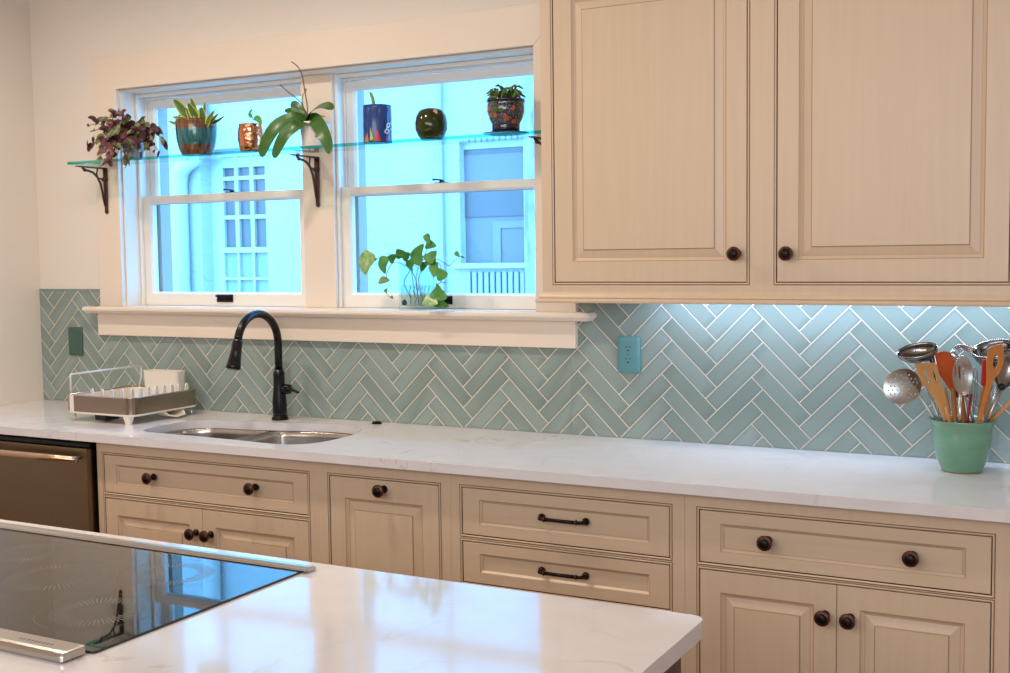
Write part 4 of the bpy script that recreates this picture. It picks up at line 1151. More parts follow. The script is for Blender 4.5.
# 8 pothos cuttings in a square glass vase on the sill
M['vaseglass'] = thin_glass('vase glass', (.88, .94, .95, 1), ior=1.6)
M['water'] = thin_glass('water', (.90, .95, .95, 1), ior=1.4)
vx0, vx1, vy0, vy1 = -2.322, -2.220, -.030, .068
r = thing('pothos_cuttings', ((vx0 + vx1) / 2, .02, 1.3257), 'green pothos cuttings in a clear square glass vase on the window sill', 'potted plant')
mb = MB()
def rect4(i, z): return [(vx0 + i, vy0 + i, z), (vx1 - i, vy0 + i, z), (vx1 - i, vy1 - i, z), (vx0 + i, vy1 - i, z)]
mb.loft([rect4(0, 1.3258), rect4(0, 1.4955), rect4(.0045, 1.4955), rect4(.0045, 1.341)], 0, False)
vs_ = mb.build('glass_vase', M['vaseglass'], r, bevel=.0008, seg=1)
MB().loft([rect4(.0055, 1.342), rect4(.0055, 1.413)], 0, False).build('water', M['water'], r)
M['pebble'] = mat('dark pebble', (.02, .02, .022, 1), .4)
MB().lathe([(.001, 0), (.007, .002), (.0095, .009), (.007, .018), (.003, .022), (.0005, .0225)], (vx0 + .014, vy0 + .016, 1.3405), 12).build('pebble', M['pebble'], r)
st = MB(); lf = MB(); sm = MB(); rt_ = MB()
VC = V(((vx0 + vx1) / 2, .02, 1.36))
def stemline(pts, rad=.0016):
    Q = catmull([at(*p) for p in pts], 5, False) + [at(*pts[-1])]
    st.tube(Q, rad, 6)
Y0 = .01
stemline([(415, 296, Y0), (413, 282, Y0), (409, 262, Y0), (398, 257, Y0 - .02), (384, 257, -.05), (375, 259, -.06)])
stemline([(411, 298, Y0), (404, 283, Y0), (409, 272, Y0), (414, 262, Y0), (406, 257, -.03), (392, 254, -.05), (386, 254, -.06)])
stemline([(418, 298, Y0), (416, 280, Y0), (420, 262, Y0), (426, 252, -.02), (426.5, 240, -.03)])
stemline([(421, 296, Y0), (419, 276, Y0), (430, 262, -.01), (437, 259, -.04), (449, 266, -.05)])
stemline([(418, 297, Y0), (416, 280, Y0), (412, 270, Y0), (417, 260, -.01), (436, 262, -.04), (441, 268, -.06), (441.5, 280, -.07), (436, 287, -.08), (432, 293, -.08)])
stemline([(413, 270, Y0), (396, 262, -.03), (388, 270, -.06), (386, 281, -.07)])
tend = [([at(386, 281, -.07), at(389, 285, -.075), at(386, 293, -.08), at(391, 298, -.085)], .0008), ([at(449, 266, -.05), at(456, 259, -.055), at(461, 256, -.06)], .0010), ([at(441, 282, -.07), at(446, 283, -.075)], .0014)]
hs = lambda t: math.sin(math.pi * min(1, max(0, t)) ** .56) ** .85 if 0 < t < 1 else 0
def pl(a, b, w, ya=-.04, yb=-.05, nrm=(.1, -1, .3), cv=0, tgt=None):
    A = at(a[0], a[1], ya); B = at(b[0], b[1], yb); m_ = (A + B) / 2 + CR * cv
    (tgt or lf).leaf([A, m_, B], w * 1.35, V(nrm), .14, 0, shape=hs, n=14)
vg = MB()
pl((372, 252), (365.5, 275), .024, -.06, -.07, cv=-.010, tgt=vg); pl((363, 254), (370, 262), .012, -.05, -.06)
pl((372, 259), (358, 264), .014, -.05, -.05, tgt=vg)
pl((375, 257), (369, 263), .011, -.05, -.07)
pl((386, 256), (385.5, 274), .015, -.06, -.07, cv=-.010)
pl((395, 260), (388, 256), .013, -.05, -.07)
pl((385, 283), (382, 276), .017, -.07, -.08, tgt=vg); pl((385, 289), (387, 293), .006, -.08, -.085)
pl((391, 296), (393, 299), .004, -.085, -.09)
pl((403, 257), (396.5, 249), .015, -.03, -.05)
pl((409, 258), (401, 254), .013, -.04, -.06)
pl((413, 262), (424, 244), .022, -.04, -.05, (.1, -1, .6), tgt=None)
pl((423, 260), (410, 259), .016, -.06, -.08)
pl((408, 268), (413, 259), .014, -.03, -.04)
pl((426, 244), (436.5, 246.5), .013, -.03, -.04, (.2, -1, .4)); pl((425.5, 234), (430, 245), .010, -.03, -.04)
pl((427, 257), (436, 262), .020, -.04, -.05, (0, -1, .2)); pl((430, 252), (432, 264), .020, -.04, -.06)
pl((433, 263), (434, 278), .014, -.05, -.07, cv=.003)
pl((444, 270), (438, 281), .018, -.07, -.08)
pl((455, 252), (460, 257), .006, -.055, -.06); pl((461, 256), (465, 258.5), .0022, -.06, -.06)
pl((444, 291), (436, 301), .022, -.08, -.09, cv=-.002); pl((432, 291), (444, 300), .016, -.08, -.09)
pl((424, 299), (438, 304), .017, -.09, -.10, (.1, -1, .6), tgt=vg)
pl((434, 302), (449, 306.5), .012, -.085, -.07, (.1, -1, .3))
pl((420, 268), (428, 264), .013, -.03, -.04)
pl((440, 291), (436, 283), .006, -.08, -.08)
M['pothos'] = mat('pothos leaf', (.055, .26, .028, 1), .5, noise=.7, nscale=(35, 35, 35), ncol=(.022, .11, .014, 1))
M['variega'] = mat('variegated pothos leaf', (.09, .30, .045, 1), .3, noise=1, nscale=(55, 55, 55), ncol=(.42, .52, .26, 1))
lf.build('foliage', M['pothos'], r); vg.build('foliage', M['variega'], r)
st.build('stem', M['stem'], r)
for q_, w_ in tend: MB().tube(q_, w_, 5).build('tendril', M['brownstem'], r)
for k in range(7):
    x = vx0 + .03 + k * .011; y = .0 + .01 * (k % 4)
    rt_.tube([(x, y, 1.345), (x + .006 * math.sin(k * 2), y + .004, 1.365), (x - .004, y, 1.39), (x + .002, y + .002, 1.41)], .0012, 5)
rt_.build('root', M['brownstem'], r)

# ------------------------------------------------------------------ crock and utensils
def crockmat():
    m = mat('green crock glaze', S((106, 154, 126)), .16, coat=.4, noise=.9, nscale=(14, 14, 40), ncol=S((94, 140, 112)))
    nt = m.node_tree; b = nt.nodes['Principled BSDF']; L = nt.links.new
    prev = b.inputs['Base Color'].links[0].from_socket
    tc = nt.nodes.new('ShaderNodeTexCoord'); n = nt.nodes.new('ShaderNodeTexNoise'); mp = nt.nodes.new('ShaderNodeMapping'); mp.inputs['Scale'].default_value = (18, 18, 55); n.inputs['Scale'].default_value = 1
    L(tc.outputs['Object'], mp.inputs[0]); L(mp.outputs[0], n.inputs['Vector'])
    q = nt.nodes.new('ShaderNodeMapRange'); q.inputs['From Min'].default_value = .64; q.inputs['From Max'].default_value = .76; q.inputs['To Max'].default_value = .8; L(n.outputs['Fac'], q.inputs['Value'])
    mx = nt.nodes.new('ShaderNodeMix'); mx.data_type = 'RGBA'; mx.inputs['B'].default_value = S((160, 120, 70)); L(q.outputs[0], mx.inputs['Factor']); L(prev, mx.inputs['A']); L(mx.outputs['Result'], b.inputs['Base Color'])
    return m
M['crock'] = crockmat()
M['terra'] = mat('bare terracotta foot', S((170, 96, 40)), .7)
kx, ky = -.414, -.165
r = thing('utensil_crock', (kx, ky, CT), 'green glazed crock full of cooking utensils on the right of the counter', 'crock')
MB().lathe([(.050, .0003), (.0535, .002), (.0535, .006), (.0605, .020), (.0695, .045), (.0765, .078), (.0795, .108), (.081, .128), (.0875, .137), (.0900, .1415), (.0885, .1430), (.0850, .1415), (.079, .130), (.076, .10), (.068, .045), (.045, .012), (.001, .010)], (kx, ky, CT), 48, mats=[1] + [0] * 15).build('body', [M['crock'], M['terra']], r)

def ray_plane(px, py, P0, n):
    d = CF + (px - 505) / FPX * CR - (py - 336.5) / FPX * CU
    return CAM + d * ((P0 - CAM).dot(n) / d.dot(n))
RIMZ = CT + .142
def into_crock(A, B):
    """continue the handle A->B down inside the crock to its floor"""
    d = B - A
    t = (CT + .018 - B.z) / d.z
    D = B + d * t
    h = V((D.x - kx, D.y - ky)); 
    if h.length > .034: h = h.normalized() * .034
    return V((kx + h.x, ky + h.y, CT + .018))
def rim_pt(px, py, y): return at(px, py, y)
def flat(parent, name, outer, holes, P0, n, th, m, dome=0, bevel=.0012):
    n = V(n).normalized()
    bm = bmesh.new(); es = []
    ctr = V((sum(p[0] for p in outer) / len(outer), sum(p[1] for p in outer) / len(outer)))
    for lp_ in [outer] + holes:
        lp_ = [p for i_, p in enumerate(lp_) if (V((p[0], p[1])) - V((lp_[i_ - 1][0], lp_[i_ - 1][1]))).length > .05]
        vs = [bm.verts.new((p[0], p[1], 0)) for p in lp_]
        es += [bm.edges.new((vs[i], vs[(i + 1) % len(vs)])) for i in range(len(vs))]
    bmesh.ops.triangle_fill(bm, use_beauty=True, use_dissolve=False, edges=es)
    if dome: bmesh.ops.subdivide_edges(bm, edges=bm.edges, cuts=1)
    mxr = max((V(p) - ctr).length for p in outer)
    for v in bm.verts:
        q = V((v.co.x, v.co.y)); p = ray_plane(v.co.x, v.co.y, P0, n)
        v.co = p - n * (dome * (1 - min(1, (q - ctr).length / mxr) ** 2))
    me = bpy.data.meshes.new(name); bm.to_mesh(me); bm.free(); me.materials.append(m)
    o = bpy.data.objects.new(name, me); COL.objects.link(o)
    md = o.modifiers.new('s', 'SOLIDIFY'); md.thickness = th; md.offset = 0
    if bevel: md = o.modifiers.new('b', 'BEVEL'); md.width = bevel; md.segments = 2; md.limit_method = 'ANGLE'; md.angle_limit = math.radians(60)
    if parent: o.parent = parent; o.location = -wloc(parent)
    return o
def ellipse(cx, cy, a, b, rot=0, n=28):
    c_, s_ = math.cos(math.radians(rot)), math.sin(math.radians(rot))
    return [(cx + a * math.cos(t) * c_ - b * math.sin(t) * s_, cy + a * math.cos(t) * s_ + b * math.sin(t) * c_) for t in [2 * math.pi * k / n for k in range(n)]]
def shell(parent, name, C, ax, ay, az, m, th=.0012, n=28, k=7, deep=1.0):
    """half ellipsoid bowl: rim in plane (ax, ay), bottom along az"""
    mb = MB(); loops = []
    for i in range(k + 1):
        t = math.pi / 2 * i / k * .985
        loops.append([C + ax * (math.cos(t) * math.cos(2 * math.pi * q / n)) + ay * (math.cos(t) * math.sin(2 * math.pi * q / n)) + az * math.sin(t) for q in range(n)])
    mb.loft(loops, 0, True, False, True)
    return mb.build(name, m, parent, solid=th)
TOC = V((.47, -.88, .05)).normalized()     # from the crock towards the room
M['tool'] = mat('utensil steel', (.46, .43, .40, 1), .27, metal=1)
M['wood'] = mat('beech wood', S((206, 152, 92)), .45, noise=.6, nscale=(30, 30, 3), ncol=S((184, 126, 70)))
M['woodo'] = mat('orange olive wood', S((196, 124, 52)), .4, noise=.7, nscale=(30, 30, 4), ncol=S((168, 96, 36)))
M['orange'] = mat('orange silicone', S((214, 88, 20)), .42)
M['red'] = mat('red silicone', S((190, 36, 18)), .4)
M['redh'] = mat('dark red plastic', S((132, 16, 16)), .3)
def utensil(label, cat='utensil'):
    n = {'spatula': 'spatula', 'ladle': 'ladle', 'spoon': 'spoon', 'skimmer': 'skimmer', 'fork': 'pasta_fork', 'whisk': 'whisk'}.get(cat, 'utensil')
    return thing(n, (kx, ky, CT + .018), label, cat, 'utensils standing in the green crock')
def handle(r_, A, B, rad, m, name='handle', flat_=1.0, extra=None):
    D = into_crock(A, B)
    rr = rad if hasattr(rad, '__len__') else [rad] * 3
    return MB().tube([A, B, D], rr, 10, flat=flat_).build(name, m, r_)

# skimmer
r = utensil('round perforated steel skimmer leaning out of the crock to the left', 'skimmer')
P0 = at(903, 387, -.235)
outer = ellipse(902.5, 386.5, 19.3, 17.6, -25, 36)
holes = []
for gx in range(-4, 5):
    for gy in range(-4, 5):
        hx, hy = gx * 4.1 + (gy % 2) * 2, gy * 3.8
        if math.hypot(hx / 15.6, hy / 14.2) < 1: holes.append([(902.5 + hx + .85 * math.cos(t), 386.5 + hy + .85 * math.sin(t)) for t in [2 * math.pi * q / 6 for q in range(6)]])
flat(r, 'perforated_disc', outer, holes, P0, TOC + V((-.1, 0, .15)), .001, M['tool'], dome=-.010, bevel=0)
handle(r, at(917, 392, -.225), at(936, 420.5, -.20), [.0035, .0035, .003], M['steel'])
# ladle
r = utensil('wide steel ladle bowl seen edge-on at the upper left', 'ladle')
a, b = at(896.5, 353.5, -.22), at(938, 346, -.20)
C_ = (a + b) / 2; ax = (b - a) / 2
ay = (V((-.25, .80, .42)).normalized()) * .036
az = -ax.cross(ay).normalized(); az = az if az.z < 0 else -az
M['darksteel'] = mat('dark reflecting steel', (.26, .235, .215, 1), .16, metal=1)
shell(r, 'bowl', C_, ax, ay, az * .036, M['darksteel'])
handle(r, at(933, 352, -.19), at(944, 421, -.19), [.004, .0035, .003], M['steel'])
# black spoon behind the ladle
r = utensil('black nylon spoon with rounded top behind the ladle', 'spoon')
P0 = at(926, 352, -.165)
shell(r, 'bowl', P0, CR * .030, V((0, 0, 1)) * .026 + CR * .004, TOC * -.012, M['black'])
handle(r, at(930, 356, -.165), at(947, 420, -.15), [.004, .004, .004], M['black'])
# slotted wooden turner
r = utensil('pale wooden turner with two slots at the front left', 'spatula')
P0 = at(930, 385, -.235)
outer = [(914.5, 364.5), (916, 363.3), (934.5, 362.6), (936.3, 364), (940, 377), (942, 385), (947, 400), (952, 420), (944, 420.5), (939, 408), (934, 398), (925, 386), (919, 377)]
holes = [[(923.3, 370.5), (924.8, 370), (930.2, 384), (928.8, 385)], [(931, 369.2), (932.6, 368.8), (938, 382.5), (936.6, 383.5)]]
flat(r, 'blade', outer, holes, P0, V((.52, -.84, .12)), .0045, M['wood'])
B = at(947.5, 414, -.225); A = at(945.5, 407, -.23)
handle(r, A, B, [.0035, .0065, .0055], M['wood'])
# orange spoonula
r = utensil('orange silicone spoon spatula', 'spatula')
P0 = at(944, 368, -.17)
outer = round_poly([(934, 356), (941, 350.5), (951, 352.5), (957, 357), (958, 372), (955, 392), (951, 392), (944, 380), (937, 371), (933.5, 364)], 4, 4)
flat(r, 'head', [(p.x, p.y) for p in outer], [], P0, V((.45, -.88, .1)), .007, M['orange'], dome=.004)
handle(r, at(953, 388, -.17), at(955, 421, -.19), [.0062, .0068, .0055], M['woodo'])
# red spatula
r = utensil('dark red spatula behind the slotted steel spoon', 'spatula')
P0 = at(955, 376, -.155)
outer = [(949.5, 361), (958, 362), (966, 388), (970, 396), (962, 399), (955, 397), (950, 385)]
flat(r, 'head', outer, [], P0, V((.45, -.88, .1)), .005, M['redh'])
handle(r, at(961, 396, -.155), at(964, 422, -.16), .006, M['woodo'])
# slotted steel spoon
r = utensil('steel slotted spoon standing upright in the front', 'spoon')
P0 = at(963, 376, -.235)
holes = [ellipse(960.5 + q * 4.2, 372 + q * 1.5, .9, 8.5 - abs(q) * 1.5, -5, 10) for q in (-.9, .1, 1.1)]
flat(r, 'bowl', ellipse(963.5, 375.5, 10.2, 20.2, 0, 32), holes, P0, V((.42, -.9, .06)), .0012, M['tool'], dome=.013, bevel=0)
handle(r, at(960.5, 393, -.238), at(959.5, 421, -.235), [.0055, .0048, .004], M['tool'], flat_=.5)
# pasta fork
r = utensil('steel pasta fork with curved prongs at the top middle', 'fork')
mb = MB()
base_ = at(957, 360, -.15)
mb.tube([at(953, 349, -.15), at(952.5, 354, -.16), base_, at(962, 366, -.15)], [.006, .009, .010, .005], 12, flat=.5)
for k in range(4):
    y = -.16 + k * .012
    s_ = at(955 + k * 1.5, 347 + k * 1.2, y)
    mb.tube(catmull([s_, at(960 + k, 344.8 + k * 1.5, y - .01), at(966 + k, 345.8 + k * 1.8, y - .02), at(971.5, 347.5 + k * 2.4, y - .022), at(972 - k * .3, 350 + k * 2.2, y - .022)], 4, False), .0032, 8)
mb.build('head', M['tool'], r)
handle(r, at(960, 364, -.15), at(968, 422, -.15), .0045, M['steel'])
# large strainer bowl
r = utensil('large round steel strainer with wide rim behind the wooden spoon', 'ladle')
a, b = at(972.5, 353.5, -.15), at(1018, 343.5, -.12)
C_ = (a + b) / 2; ax = (b - a) / 2; ay = V((-.38, .80, .30)).normalized() * .052
az = ax.cross(ay).normalized(); az = az if az.z < 0 else -az
shell(r, 'bowl', C_, ax, ay, az * .058, M['darksteel'])
mb = MB(); mb.tube([C_ + ax * math.cos(t) + ay * math.sin(t) for t in [2 * math.pi * q / 32 for q in range(33)]], .0022, 8)
mb.build('rim', M['tool'], r)
handle(r, at(992, 385, -.12), at(985, 423, -.14), .0045, M['steel'])
# wooden spoon with hole
r = utensil('orange wooden spoon with an oval hole, front right', 'spoon')
P0 = at(990, 380, -.235)
outer = [(p.x, p.y) for p in round_poly([(988.5, 349), (991, 346.5), (1001.5, 344), (1003.5, 346.5), (1003.5, 362), (1000, 372), (994, 379), (989, 392), (985, 405), (981.5, 420), (977.5, 420), (982, 402), (986.5, 384), (986.5, 372), (986.5, 360)], 2.5, 3)]
flat(r, 'head', outer, [ellipse(995.3, 361.5, 2.5, 8, 8, 14)], P0, V((.45, -.88, .1)), .006, M['woodo'])
handle(r, at(984, 405, -.232), at(980.5, 418, -.228), [.003, .0062, .0055], M['woodo'])
# red silicone spatula behind
r = utensil('bright red silicone spatula behind the holed wooden spoon', 'spatula')
P0 = at(984, 374, -.20)
flat(r, 'head', [(p.x, p.y) for p in round_poly([(982.5, 360), (989, 358), (989, 386), (981, 386)], 2, 3)], [], P0, V((.45, -.88, .1)), .006, M['red'])
handle(r, at(985, 385, -.20), at(979, 421, -.19), [.006, .006, .005], M['woodo'])
# dark steel ladle at the frame edge
r = utensil('dark steel serving spoon at the right frame edge', 'spoon')
P0 = at(1006, 369, -.19)
shell(r, 'bowl', P0, CR * .030, V((.1, .1, 1)) * .052, TOC * -.018, M['darksteel'])
handle(r, at(1001, 388, -.195), at(987, 421, -.185), [.0065, .0048, .004], M['steel'])
MB().lathe([(.001, -.008), (.008, -.006), (.010, 0), (.008, .006), (.001, .008)], at(1002, 387, -.21), 16, axis=TOC).build('black_cap', M['black'], r)
# wooden handle leaning right
r = utensil('plain wooden spoon handle leaning out to the right', 'spoon')
handle(r, at(1030, 383, -.21), at(991.5, 420, -.17), [.0052, .0062, .0055], M['wood'])
shell(r, 'bowl', at(1037, 377, -.215), (at(1043, 370, -.22) - at(1037, 377, -.215)) * 1.3, V((0, .0, 1)) * .02, TOC * -.008, M['wood'], th=.003)
# whisks and spare steel handles between
def whisk(label, top, rim, ya, yb, w):
    r = utensil(label, 'whisk')
    A = at(*top, ya); B = at(*rim, yb); d = (B - A).normalized(); L_ = (B - A).length
    s1 = d.cross(TOC).normalized()
    for k in range(4):
        an = math.pi * k / 4; sd = s1 * math.cos(an) + TOC * math.sin(an)
        P = [A + d * L_ * .92 + sd * .003]
        for q in range(1, 12):
            t = q / 12 * math.pi
            P.append(A + d * (L_ * .45 * (1 + math.cos(math.pi - 0) * 0) + L_ * .45 * math.cos(t) * 1) + sd * (w * math.sin(t) ** .8))
        half = [A + d * (L_ * (.45 + .47 * math.cos(t))) + sd * (w * math.sin(t)) for t in [math.pi * q / 14 for q in range(15)]]
        half2 = [A + d * (L_ * (.45 + .47 * math.cos(t))) - sd * (w * math.sin(t)) for t in [math.pi * q / 14 for q in range(14, -1, -1)]]
        MB().tube(half + half2[1:], .0009, 6).build('wire', M['tool'], r)
    handle(r, A + d * L_ * .9, B, [.005, .006, .006], M['steel'])
whisk('slim steel wire whisk beside the slotted spoon', (975, 368), (971, 421), -.18, -.17, .010)
whisk('narrow steel wire whisk behind the wooden turner', (931, 383), (940, 420), -.14, -.15, .009)
for lab, p, q, ya, yb, rad, mm in (('thin steel tong arm right of the slotted spoon', (968, 385), (973, 421), -.20, -.19, .0035, 'tool'), ('thin dark red handle near the crock centre', (971, 395), (967, 421), -.21, -.21, .004, 'redh'), ('pale wooden stick between red spatula and wooden spoon', (989, 384), (986, 421), -.17, -.17, .006, 'wood'), ('brushed steel flat handle at the left of the crock', (925, 385), (940, 421), -.19, -.18, .0035, 'steel'), ('wooden stick behind the pale turner', (945, 390), (950, 421), -.18, -.18, .0055, 'wood'), ('polished steel handle right of the wooden spoon', (1000, 378), (989, 421), -.15, -.15, .0045, 'tool')):
    r = utensil(lab); handle(r, at(*p, ya), at(*q, yb), rad, M[mm])
    A = at(*p, ya)
    MB().lathe([(.0005, -rad), (rad * .8, -rad * .6), (rad * 1.15, 0), (rad * 1.15, .004), (rad, .006)], A, 12, axis=(at(*q, yb) - A)).build('end_cap', M[mm], r)

# ------------------------------------------------------------------ outside
M['paintbrick'] = mat('painted white brick', (.46, .47, .45, 1), .8, noise=.5, nscale=(3, 3, 3), ncol=(.40, .43, .43, 1))
nt = M['paintbrick'].node_tree; b_ = nt.nodes['Principled BSDF']
br = nt.nodes.new('ShaderNodeTexBrick'); br.inputs['Scale'].default_value = 4.2; br.inputs['Mortar Size'].default_value = .02
tc = nt.nodes.new('ShaderNodeTexCoord'); mp = nt.nodes.new('ShaderNodeMapping'); mp.inputs['Rotation'].default_value = (math.radians(90), 0, 0)
bp = nt.nodes.new('ShaderNodeBump'); bp.inputs['Strength'].default_value = .5; bp.inputs['Distance'].default_value = .02; bp.invert = True
nt.links.new(tc.outputs['Object'], mp.inputs[0]); nt.links.new(mp.outputs[0], br.inputs['Vector']); nt.links.new(br.outputs['Fac'], bp.inputs['Height']); nt.links.new(bp.outputs[0], b_.inputs['Normal'])
vo = nt.nodes.new('ShaderNodeTexVoronoi'); vo.feature = 'DISTANCE_TO_EDGE'; vo.inputs['Scale'].default_value = 1.9
nn = nt.nodes.new('ShaderNodeTexNoise'); nn.inputs['Scale'].default_value = 3; ad_ = nt.nodes.new('ShaderNodeMix'); ad_.data_type = 'VECTOR'; ad_.inputs['Factor'].default_value = .35
nt.links.new(tc.outputs['Object'], nn.inputs['Vector']); nt.links.new(tc.outputs['Object'], ad_.inputs[4]); nt.links.new(nn.outputs['Color'], ad_.inputs[5]); nt.links.new(ad_.outputs[1], vo.inputs['Vector'])
ra = nt.nodes.new('ShaderNodeMapRange'); ra.inputs['From Max'].default_value = .012; ra.inputs['To Min'].default_value = .38; ra.inputs['To Max'].default_value = 0; nt.links.new(vo.outputs['Distance'], ra.inputs['Value'])
mxv = nt.nodes.new('ShaderNodeMix'); mxv.data_type = 'RGBA'; mxv.inputs['B'].default_value = (.26, .17, .20, 1)
src = b_.inputs['Base Color'].links[0].from_socket
nt.links.new(src, mxv.inputs['A']); nt.links.new(ra.outputs[0], mxv.inputs['Factor']); nt.links.new(mxv.outputs['Result'], b_.inputs['Base Color'])
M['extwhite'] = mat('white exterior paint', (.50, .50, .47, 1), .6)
M['extshade'] = mat('shaded exterior paint', (.36, .33, .30, 1), .6)  # exterior paint darkened as if shaded; its blue comes from the sky
M['bluepane'] = mat('dim blue panes', (.13, .11, .11, 1), .4)
M['bluepane2'] = mat('pale blue drawn blind', (.21, .18, .18, 1), .6)
M['peel'] = mat('peeling paint', (.46, .47, .45, 1), .8, noise=1, nscale=(16, 16, 5), ncol=(.24, .20, .20, 1), detail=6)
FY = 5.0
r = thing('neighbouring_house', (-6, FY, -1), 'white painted brick house seen through the kitchen windows', 'house')
def X_(px, y=FY): return at(px, 280, y).x
def Zf(px, py, y=FY): return at(px, py, y).z
lw = (X_(225), X_(273), Zf(250, 290), Zf(250, 160))     # left window opening
rw = (X_(461), X_(529), Zf(495, 268), Zf(495, 139))
lr = (X_(203), X_(273), lw[2] - .4, lw[3] + .12)
mb = MB()
def holed(mb, x0, x1, z0, z1, y0, y1, hs_):
    xs = sorted({x0, x1} | {v for h in hs_ for v in (h[0], h[1])}); zs = sorted({z0, z1} | {v for h in hs_ for v in (h[2], h[3])})
    for i in range(len(xs) - 1):
        for j in range(len(zs) - 1):
            cx, cz = (xs[i] + xs[i + 1]) / 2, (zs[j] + zs[j + 1]) / 2
            if any(h[0] < cx < h[1] and h[2] < cz < h[3] for h in hs_): continue
            mb.add([(xs[i], y0, zs[j]), (xs[i + 1], y0, zs[j]), (xs[i + 1], y0, zs[j + 1]), (xs[i], y0, zs[j + 1])], [(0, 1, 2, 3)])
    for h in hs_:
        mb.loft([[(h[0], y, h[2]), (h[1], y, h[2]), (h[1], y, h[3]), (h[0], y, h[3])] for y in (y0, y1)], 0, False, False, False)
holed(mb, -16, 2.5, -1.0, 7.0, FY, FY + .25, [lr, rw])
mb.box(-16, 2.5, FY + .251, FY + .4, -1, 7)
wl = mb.build('wall', M['paintbrick'], r)
def housewin(op, cols, rows, y, panes, upper_frac=None, name='window'):
    x0, x1, z0, z1 = op
    mb = MB(); t = .05
    mb.box(x0, x0 + t, y, y + .06, z0, z1).box(x1 - t, x1, y, y + .06, z0, z1).box(x0, x1, y, y + .06, z1 - t, z1).box(x0 - .04, x1 + .04, y - .05, y + .06, z0, z0 + .06)
    w = mb.build(name, M['extwhite'], r)
    return w
# left: small-paned sash over a curtained sash, set in a recess
lx0, lx1 = X_(226.5, FY + .19), X_(272, FY + .19)
zt_, zm, zs_ = Zf(250, 165), Zf(250, 247), Zf(250, 292)
w = MB().box(lx0, lx1, FY + .15, FY + .24, zm - .05, zm).box(lr[0], lx0, FY + .15, FY + .24, lr[2], lr[3]).box(lx1, lr[1], FY + .15, FY + .24, lr[2], lr[3]).box(lx0, lx1, FY + .15, FY + .24, zt_, lr[3]).build('window', M['extwhite'], r)
mb = MB(); mm_ = MB()
cw = (lx1 - lx0)
for k in range(4): mm_.box(lx0 + cw * k / 3 - .022, lx0 + cw * k / 3 + .022, FY + .155, FY + .2, zm, zt_)
for py in (216, 193.5, 176): mm_.box(lx0, lx1, FY + .157, FY + .2, Zf(250, py) - .018, Zf(250, py) + .018)
mm_.build('glazing_bar', M['extwhite'], w)
MB().box(lx0, lx1, FY + .19, FY + .21, zm, zt_).build('pane', M['bluepane'], w)
mm_ = MB()
for k in range(4): mm_.box(lx0 + cw * k / 3 - .012, lx0 + cw * k / 3 + .012, FY + .155, FY + .2, lr[2], zm - .052)
mm_.box(lx0, lx1, FY + .157, FY + .2, Zf(250, 279) - .012, Zf(250, 279) + .012)
mm_.build('glazing_bar', M['extwhite'], w)
M['curtain'] = mat('pale curtain', (.33, .36, .36, 1), .8, noise=.8, nscale=(30, 1, 1), ncol=(.28, .30, .32, 1))
MB().box(lx0, lx1, FY + .19, FY + .21, lr[2], zm - .051).build('curtain', M['curtain'], w)
# right window
x0, x1, z0, z1 = rw
w = MB().box(x0, X_(465.5, FY + .065), FY + .06, FY + .2, Zf(495, 263), Zf(495, 147)).box(X_(525, FY + .065), x1, FY + .06, FY + .2, Zf(495, 263), Zf(495, 147)).box(x0, x1, FY + .06, FY + .2, Zf(495, 147), z1).box(x0 - .06, x1 + .02, FY - .04, FY + .2, z0, Zf(495, 263)).build('window', M['extwhite'], r)
MB().box(X_(465.5, FY + .065), X_(525, FY + .065), FY + .08, FY + .16, Zf(495, 263), Zf(495, 216)).build('blind', M['bluepane2'], w)
MB().box(X_(465.5, FY + .065), X_(525, FY + .065), FY + .07, FY + .14, Zf(495, 216), Zf(495, 185)).build('pane', M['bluepane'], w)
MB().box(X_(465.5, FY + .065), X_(525, FY + .065), FY + .07, FY + .14, Zf(495, 182), Zf(495, 153)).build('blind', M['bluepane2'], w)
MB().box(X_(465.5, FY + .065), X_(525, FY + .065), FY + .07, FY + .14, Zf(495, 153), Zf(495, 147)).build('pane', M['bluepane'], w)
MB().box(X_(465.5, FY + .065), X_(525, FY + .065), FY + .06, FY + .14, Zf(495, 185), Zf(495, 182)).build('meeting_rail', M['extshade'], w)
mb = MB(); mb.box(X_(493, FY + .065), X_(501, FY + .065), FY + .07, FY + .0799, Zf(495, 263), Zf(495, 228)).box(X_(493, FY + .065), X_(525, FY + .065), FY + .07, FY + .0799, Zf(495, 228), Zf(495, 221))
M['innerframe'] = mat('pale inner frame', (.24, .22, .20, 1), .6)
mb.build('inner_frame', M['innerframe'], w)
MB().box(x1 - .01, x1 + .12, FY - .05, FY - .001, -1, 3.6).build('peeling_board', M['peel'], r)
mb = MB()
for k in range(10): mb.box(X_(468 + k * 6), X_(472 + k * 6), FY - .03, FY - .002, -.6, Zf(495, 272))
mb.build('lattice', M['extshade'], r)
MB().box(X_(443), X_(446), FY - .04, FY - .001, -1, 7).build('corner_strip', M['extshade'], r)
dp = MB().tube([V((X_(188), FY - .09, -1)), V((X_(188), FY - .09, Zf(188, 185))), V((X_(190), FY - .09, Zf(190, 172))), V((X_(196), FY - .09, Zf(196, 164))), V((X_(205), FY - .09, Zf(205, 158))), V((X_(209), FY - .09, Zf(205, 150))), V((X_(210), FY - .09, 7))], .085, 14)
dp.build('downpipe', M['extwhite'], r)
M['ground'] = mat('pale concrete path', (.55, .58, .58, 1), .9, noise=.5, nscale=(2, 2, 2))
tag(MB().box(-16, 6, .45, FY, -1.12, -1.0).build('ground', M['ground']), None, kind='structure')
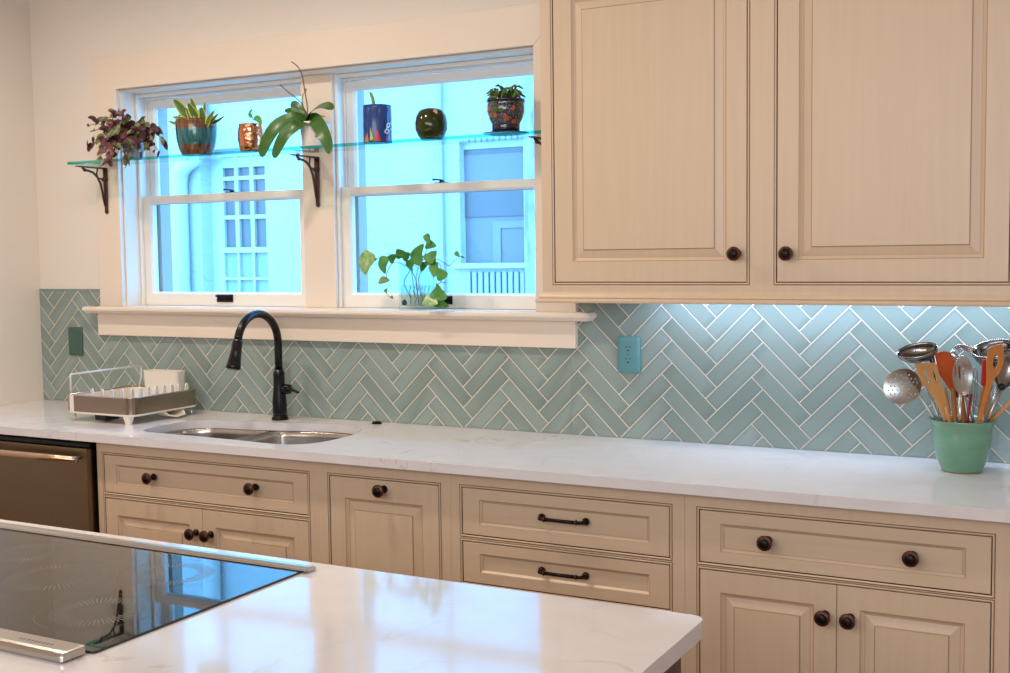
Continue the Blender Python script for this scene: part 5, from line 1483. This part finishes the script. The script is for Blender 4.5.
# own outside wall and window surrounds
mb = MB()
for a, b in ((-6, -3.640), (-2.842, -2.628), (-1.820, 3)): mb.box(a, b, .1705, .225, -1, 3.2)
for a, b in ((-3.640, -2.842), (-2.628, -1.820)): mb.box(a, b, .1705, .26, -1, 1.30); mb.box(a, b, .1705, .225, 2.19, 3.2)
for a, b in ((-3.665, -3.655), (-3.70, -3.69), (-2.653, -2.645)): mb.box(a, b, .2251, .245, -1, 3.2)
tag(mb.build('wall_outside', M['extshade']), 'shade-toned painted boards outside the windows', kind='structure')

# ------------------------------------------------------------------ light
w = bpy.data.worlds.new('sky'); bpy.context.scene.world = w; w.use_nodes = True
bg = w.node_tree.nodes['Background']; bg.inputs[0].default_value = (.17, .56, 1.15, 1); bg.inputs[1].default_value = 9.4
def lamp(name, typ, loc, energy, col, rot=(0, 0, 0), **k):
    l = bpy.data.lights.new(name, typ); l.energy = energy; l.color = col
    for a, b in k.items(): setattr(l, a, b)
    o = bpy.data.objects.new(name, l); COL.objects.link(o); o.location = loc; o.rotation_euler = rot
    return o
WARM = (1, .88, .73)
for x, e in ((-3.35, 13), (-2.4, 13), (-.9, 2), (.6, 2.5)):
    lamp('recessed_light', 'AREA', (x, -1.15, 2.77), e, WARM, shape='DISK', size=.13, spread=math.radians(165))
for x in (-2.6, -.8, 1.0):
    lamp('recessed_light', 'AREA', (x, -4.6, 2.77), 6, WARM, shape='DISK', size=.14, spread=math.radians(150))
lamp('front_fill', 'AREA', (-1.9, -4.9, 2.3), 38, (1, .90, .80), rot=(math.radians(76), 0, 0), shape='RECTANGLE', size=2.6, size_y=.9)  # unseen fill panel added behind the camera to brighten the back wall
lamp('cool_fill', 'AREA', (.4, -5.57, 1.85), 60, (.60, .80, 1), rot=(math.radians(90), 0, 0), shape='RECTANGLE', size=2.4, size_y=1.1)  # added cool fill panel; the front wall has no opening there
lamp('under_cabinet_light', 'AREA', (-.75, -.085, 1.4035), 4.6, (.55, .72, 1), shape='RECTANGLE', size=1.2, size_y=.02)

sc = bpy.context.scene
sc.view_settings.view_transform = 'Standard'; sc.view_settings.look = 'None'; sc.view_settings.exposure = 0; sc.view_settings.gamma = 1; sc.view_settings.use_curve_mapping = False
sc.cycles.use_denoising = True
sc.cycles.max_bounces = 10; sc.cycles.diffuse_bounces = 5; sc.cycles.glossy_bounces = 5; sc.cycles.transparent_max_bounces = 16
sc.cycles.sample_clamp_indirect = 6; sc.cycles.caustics_reflective = False; sc.cycles.caustics_refractive = False
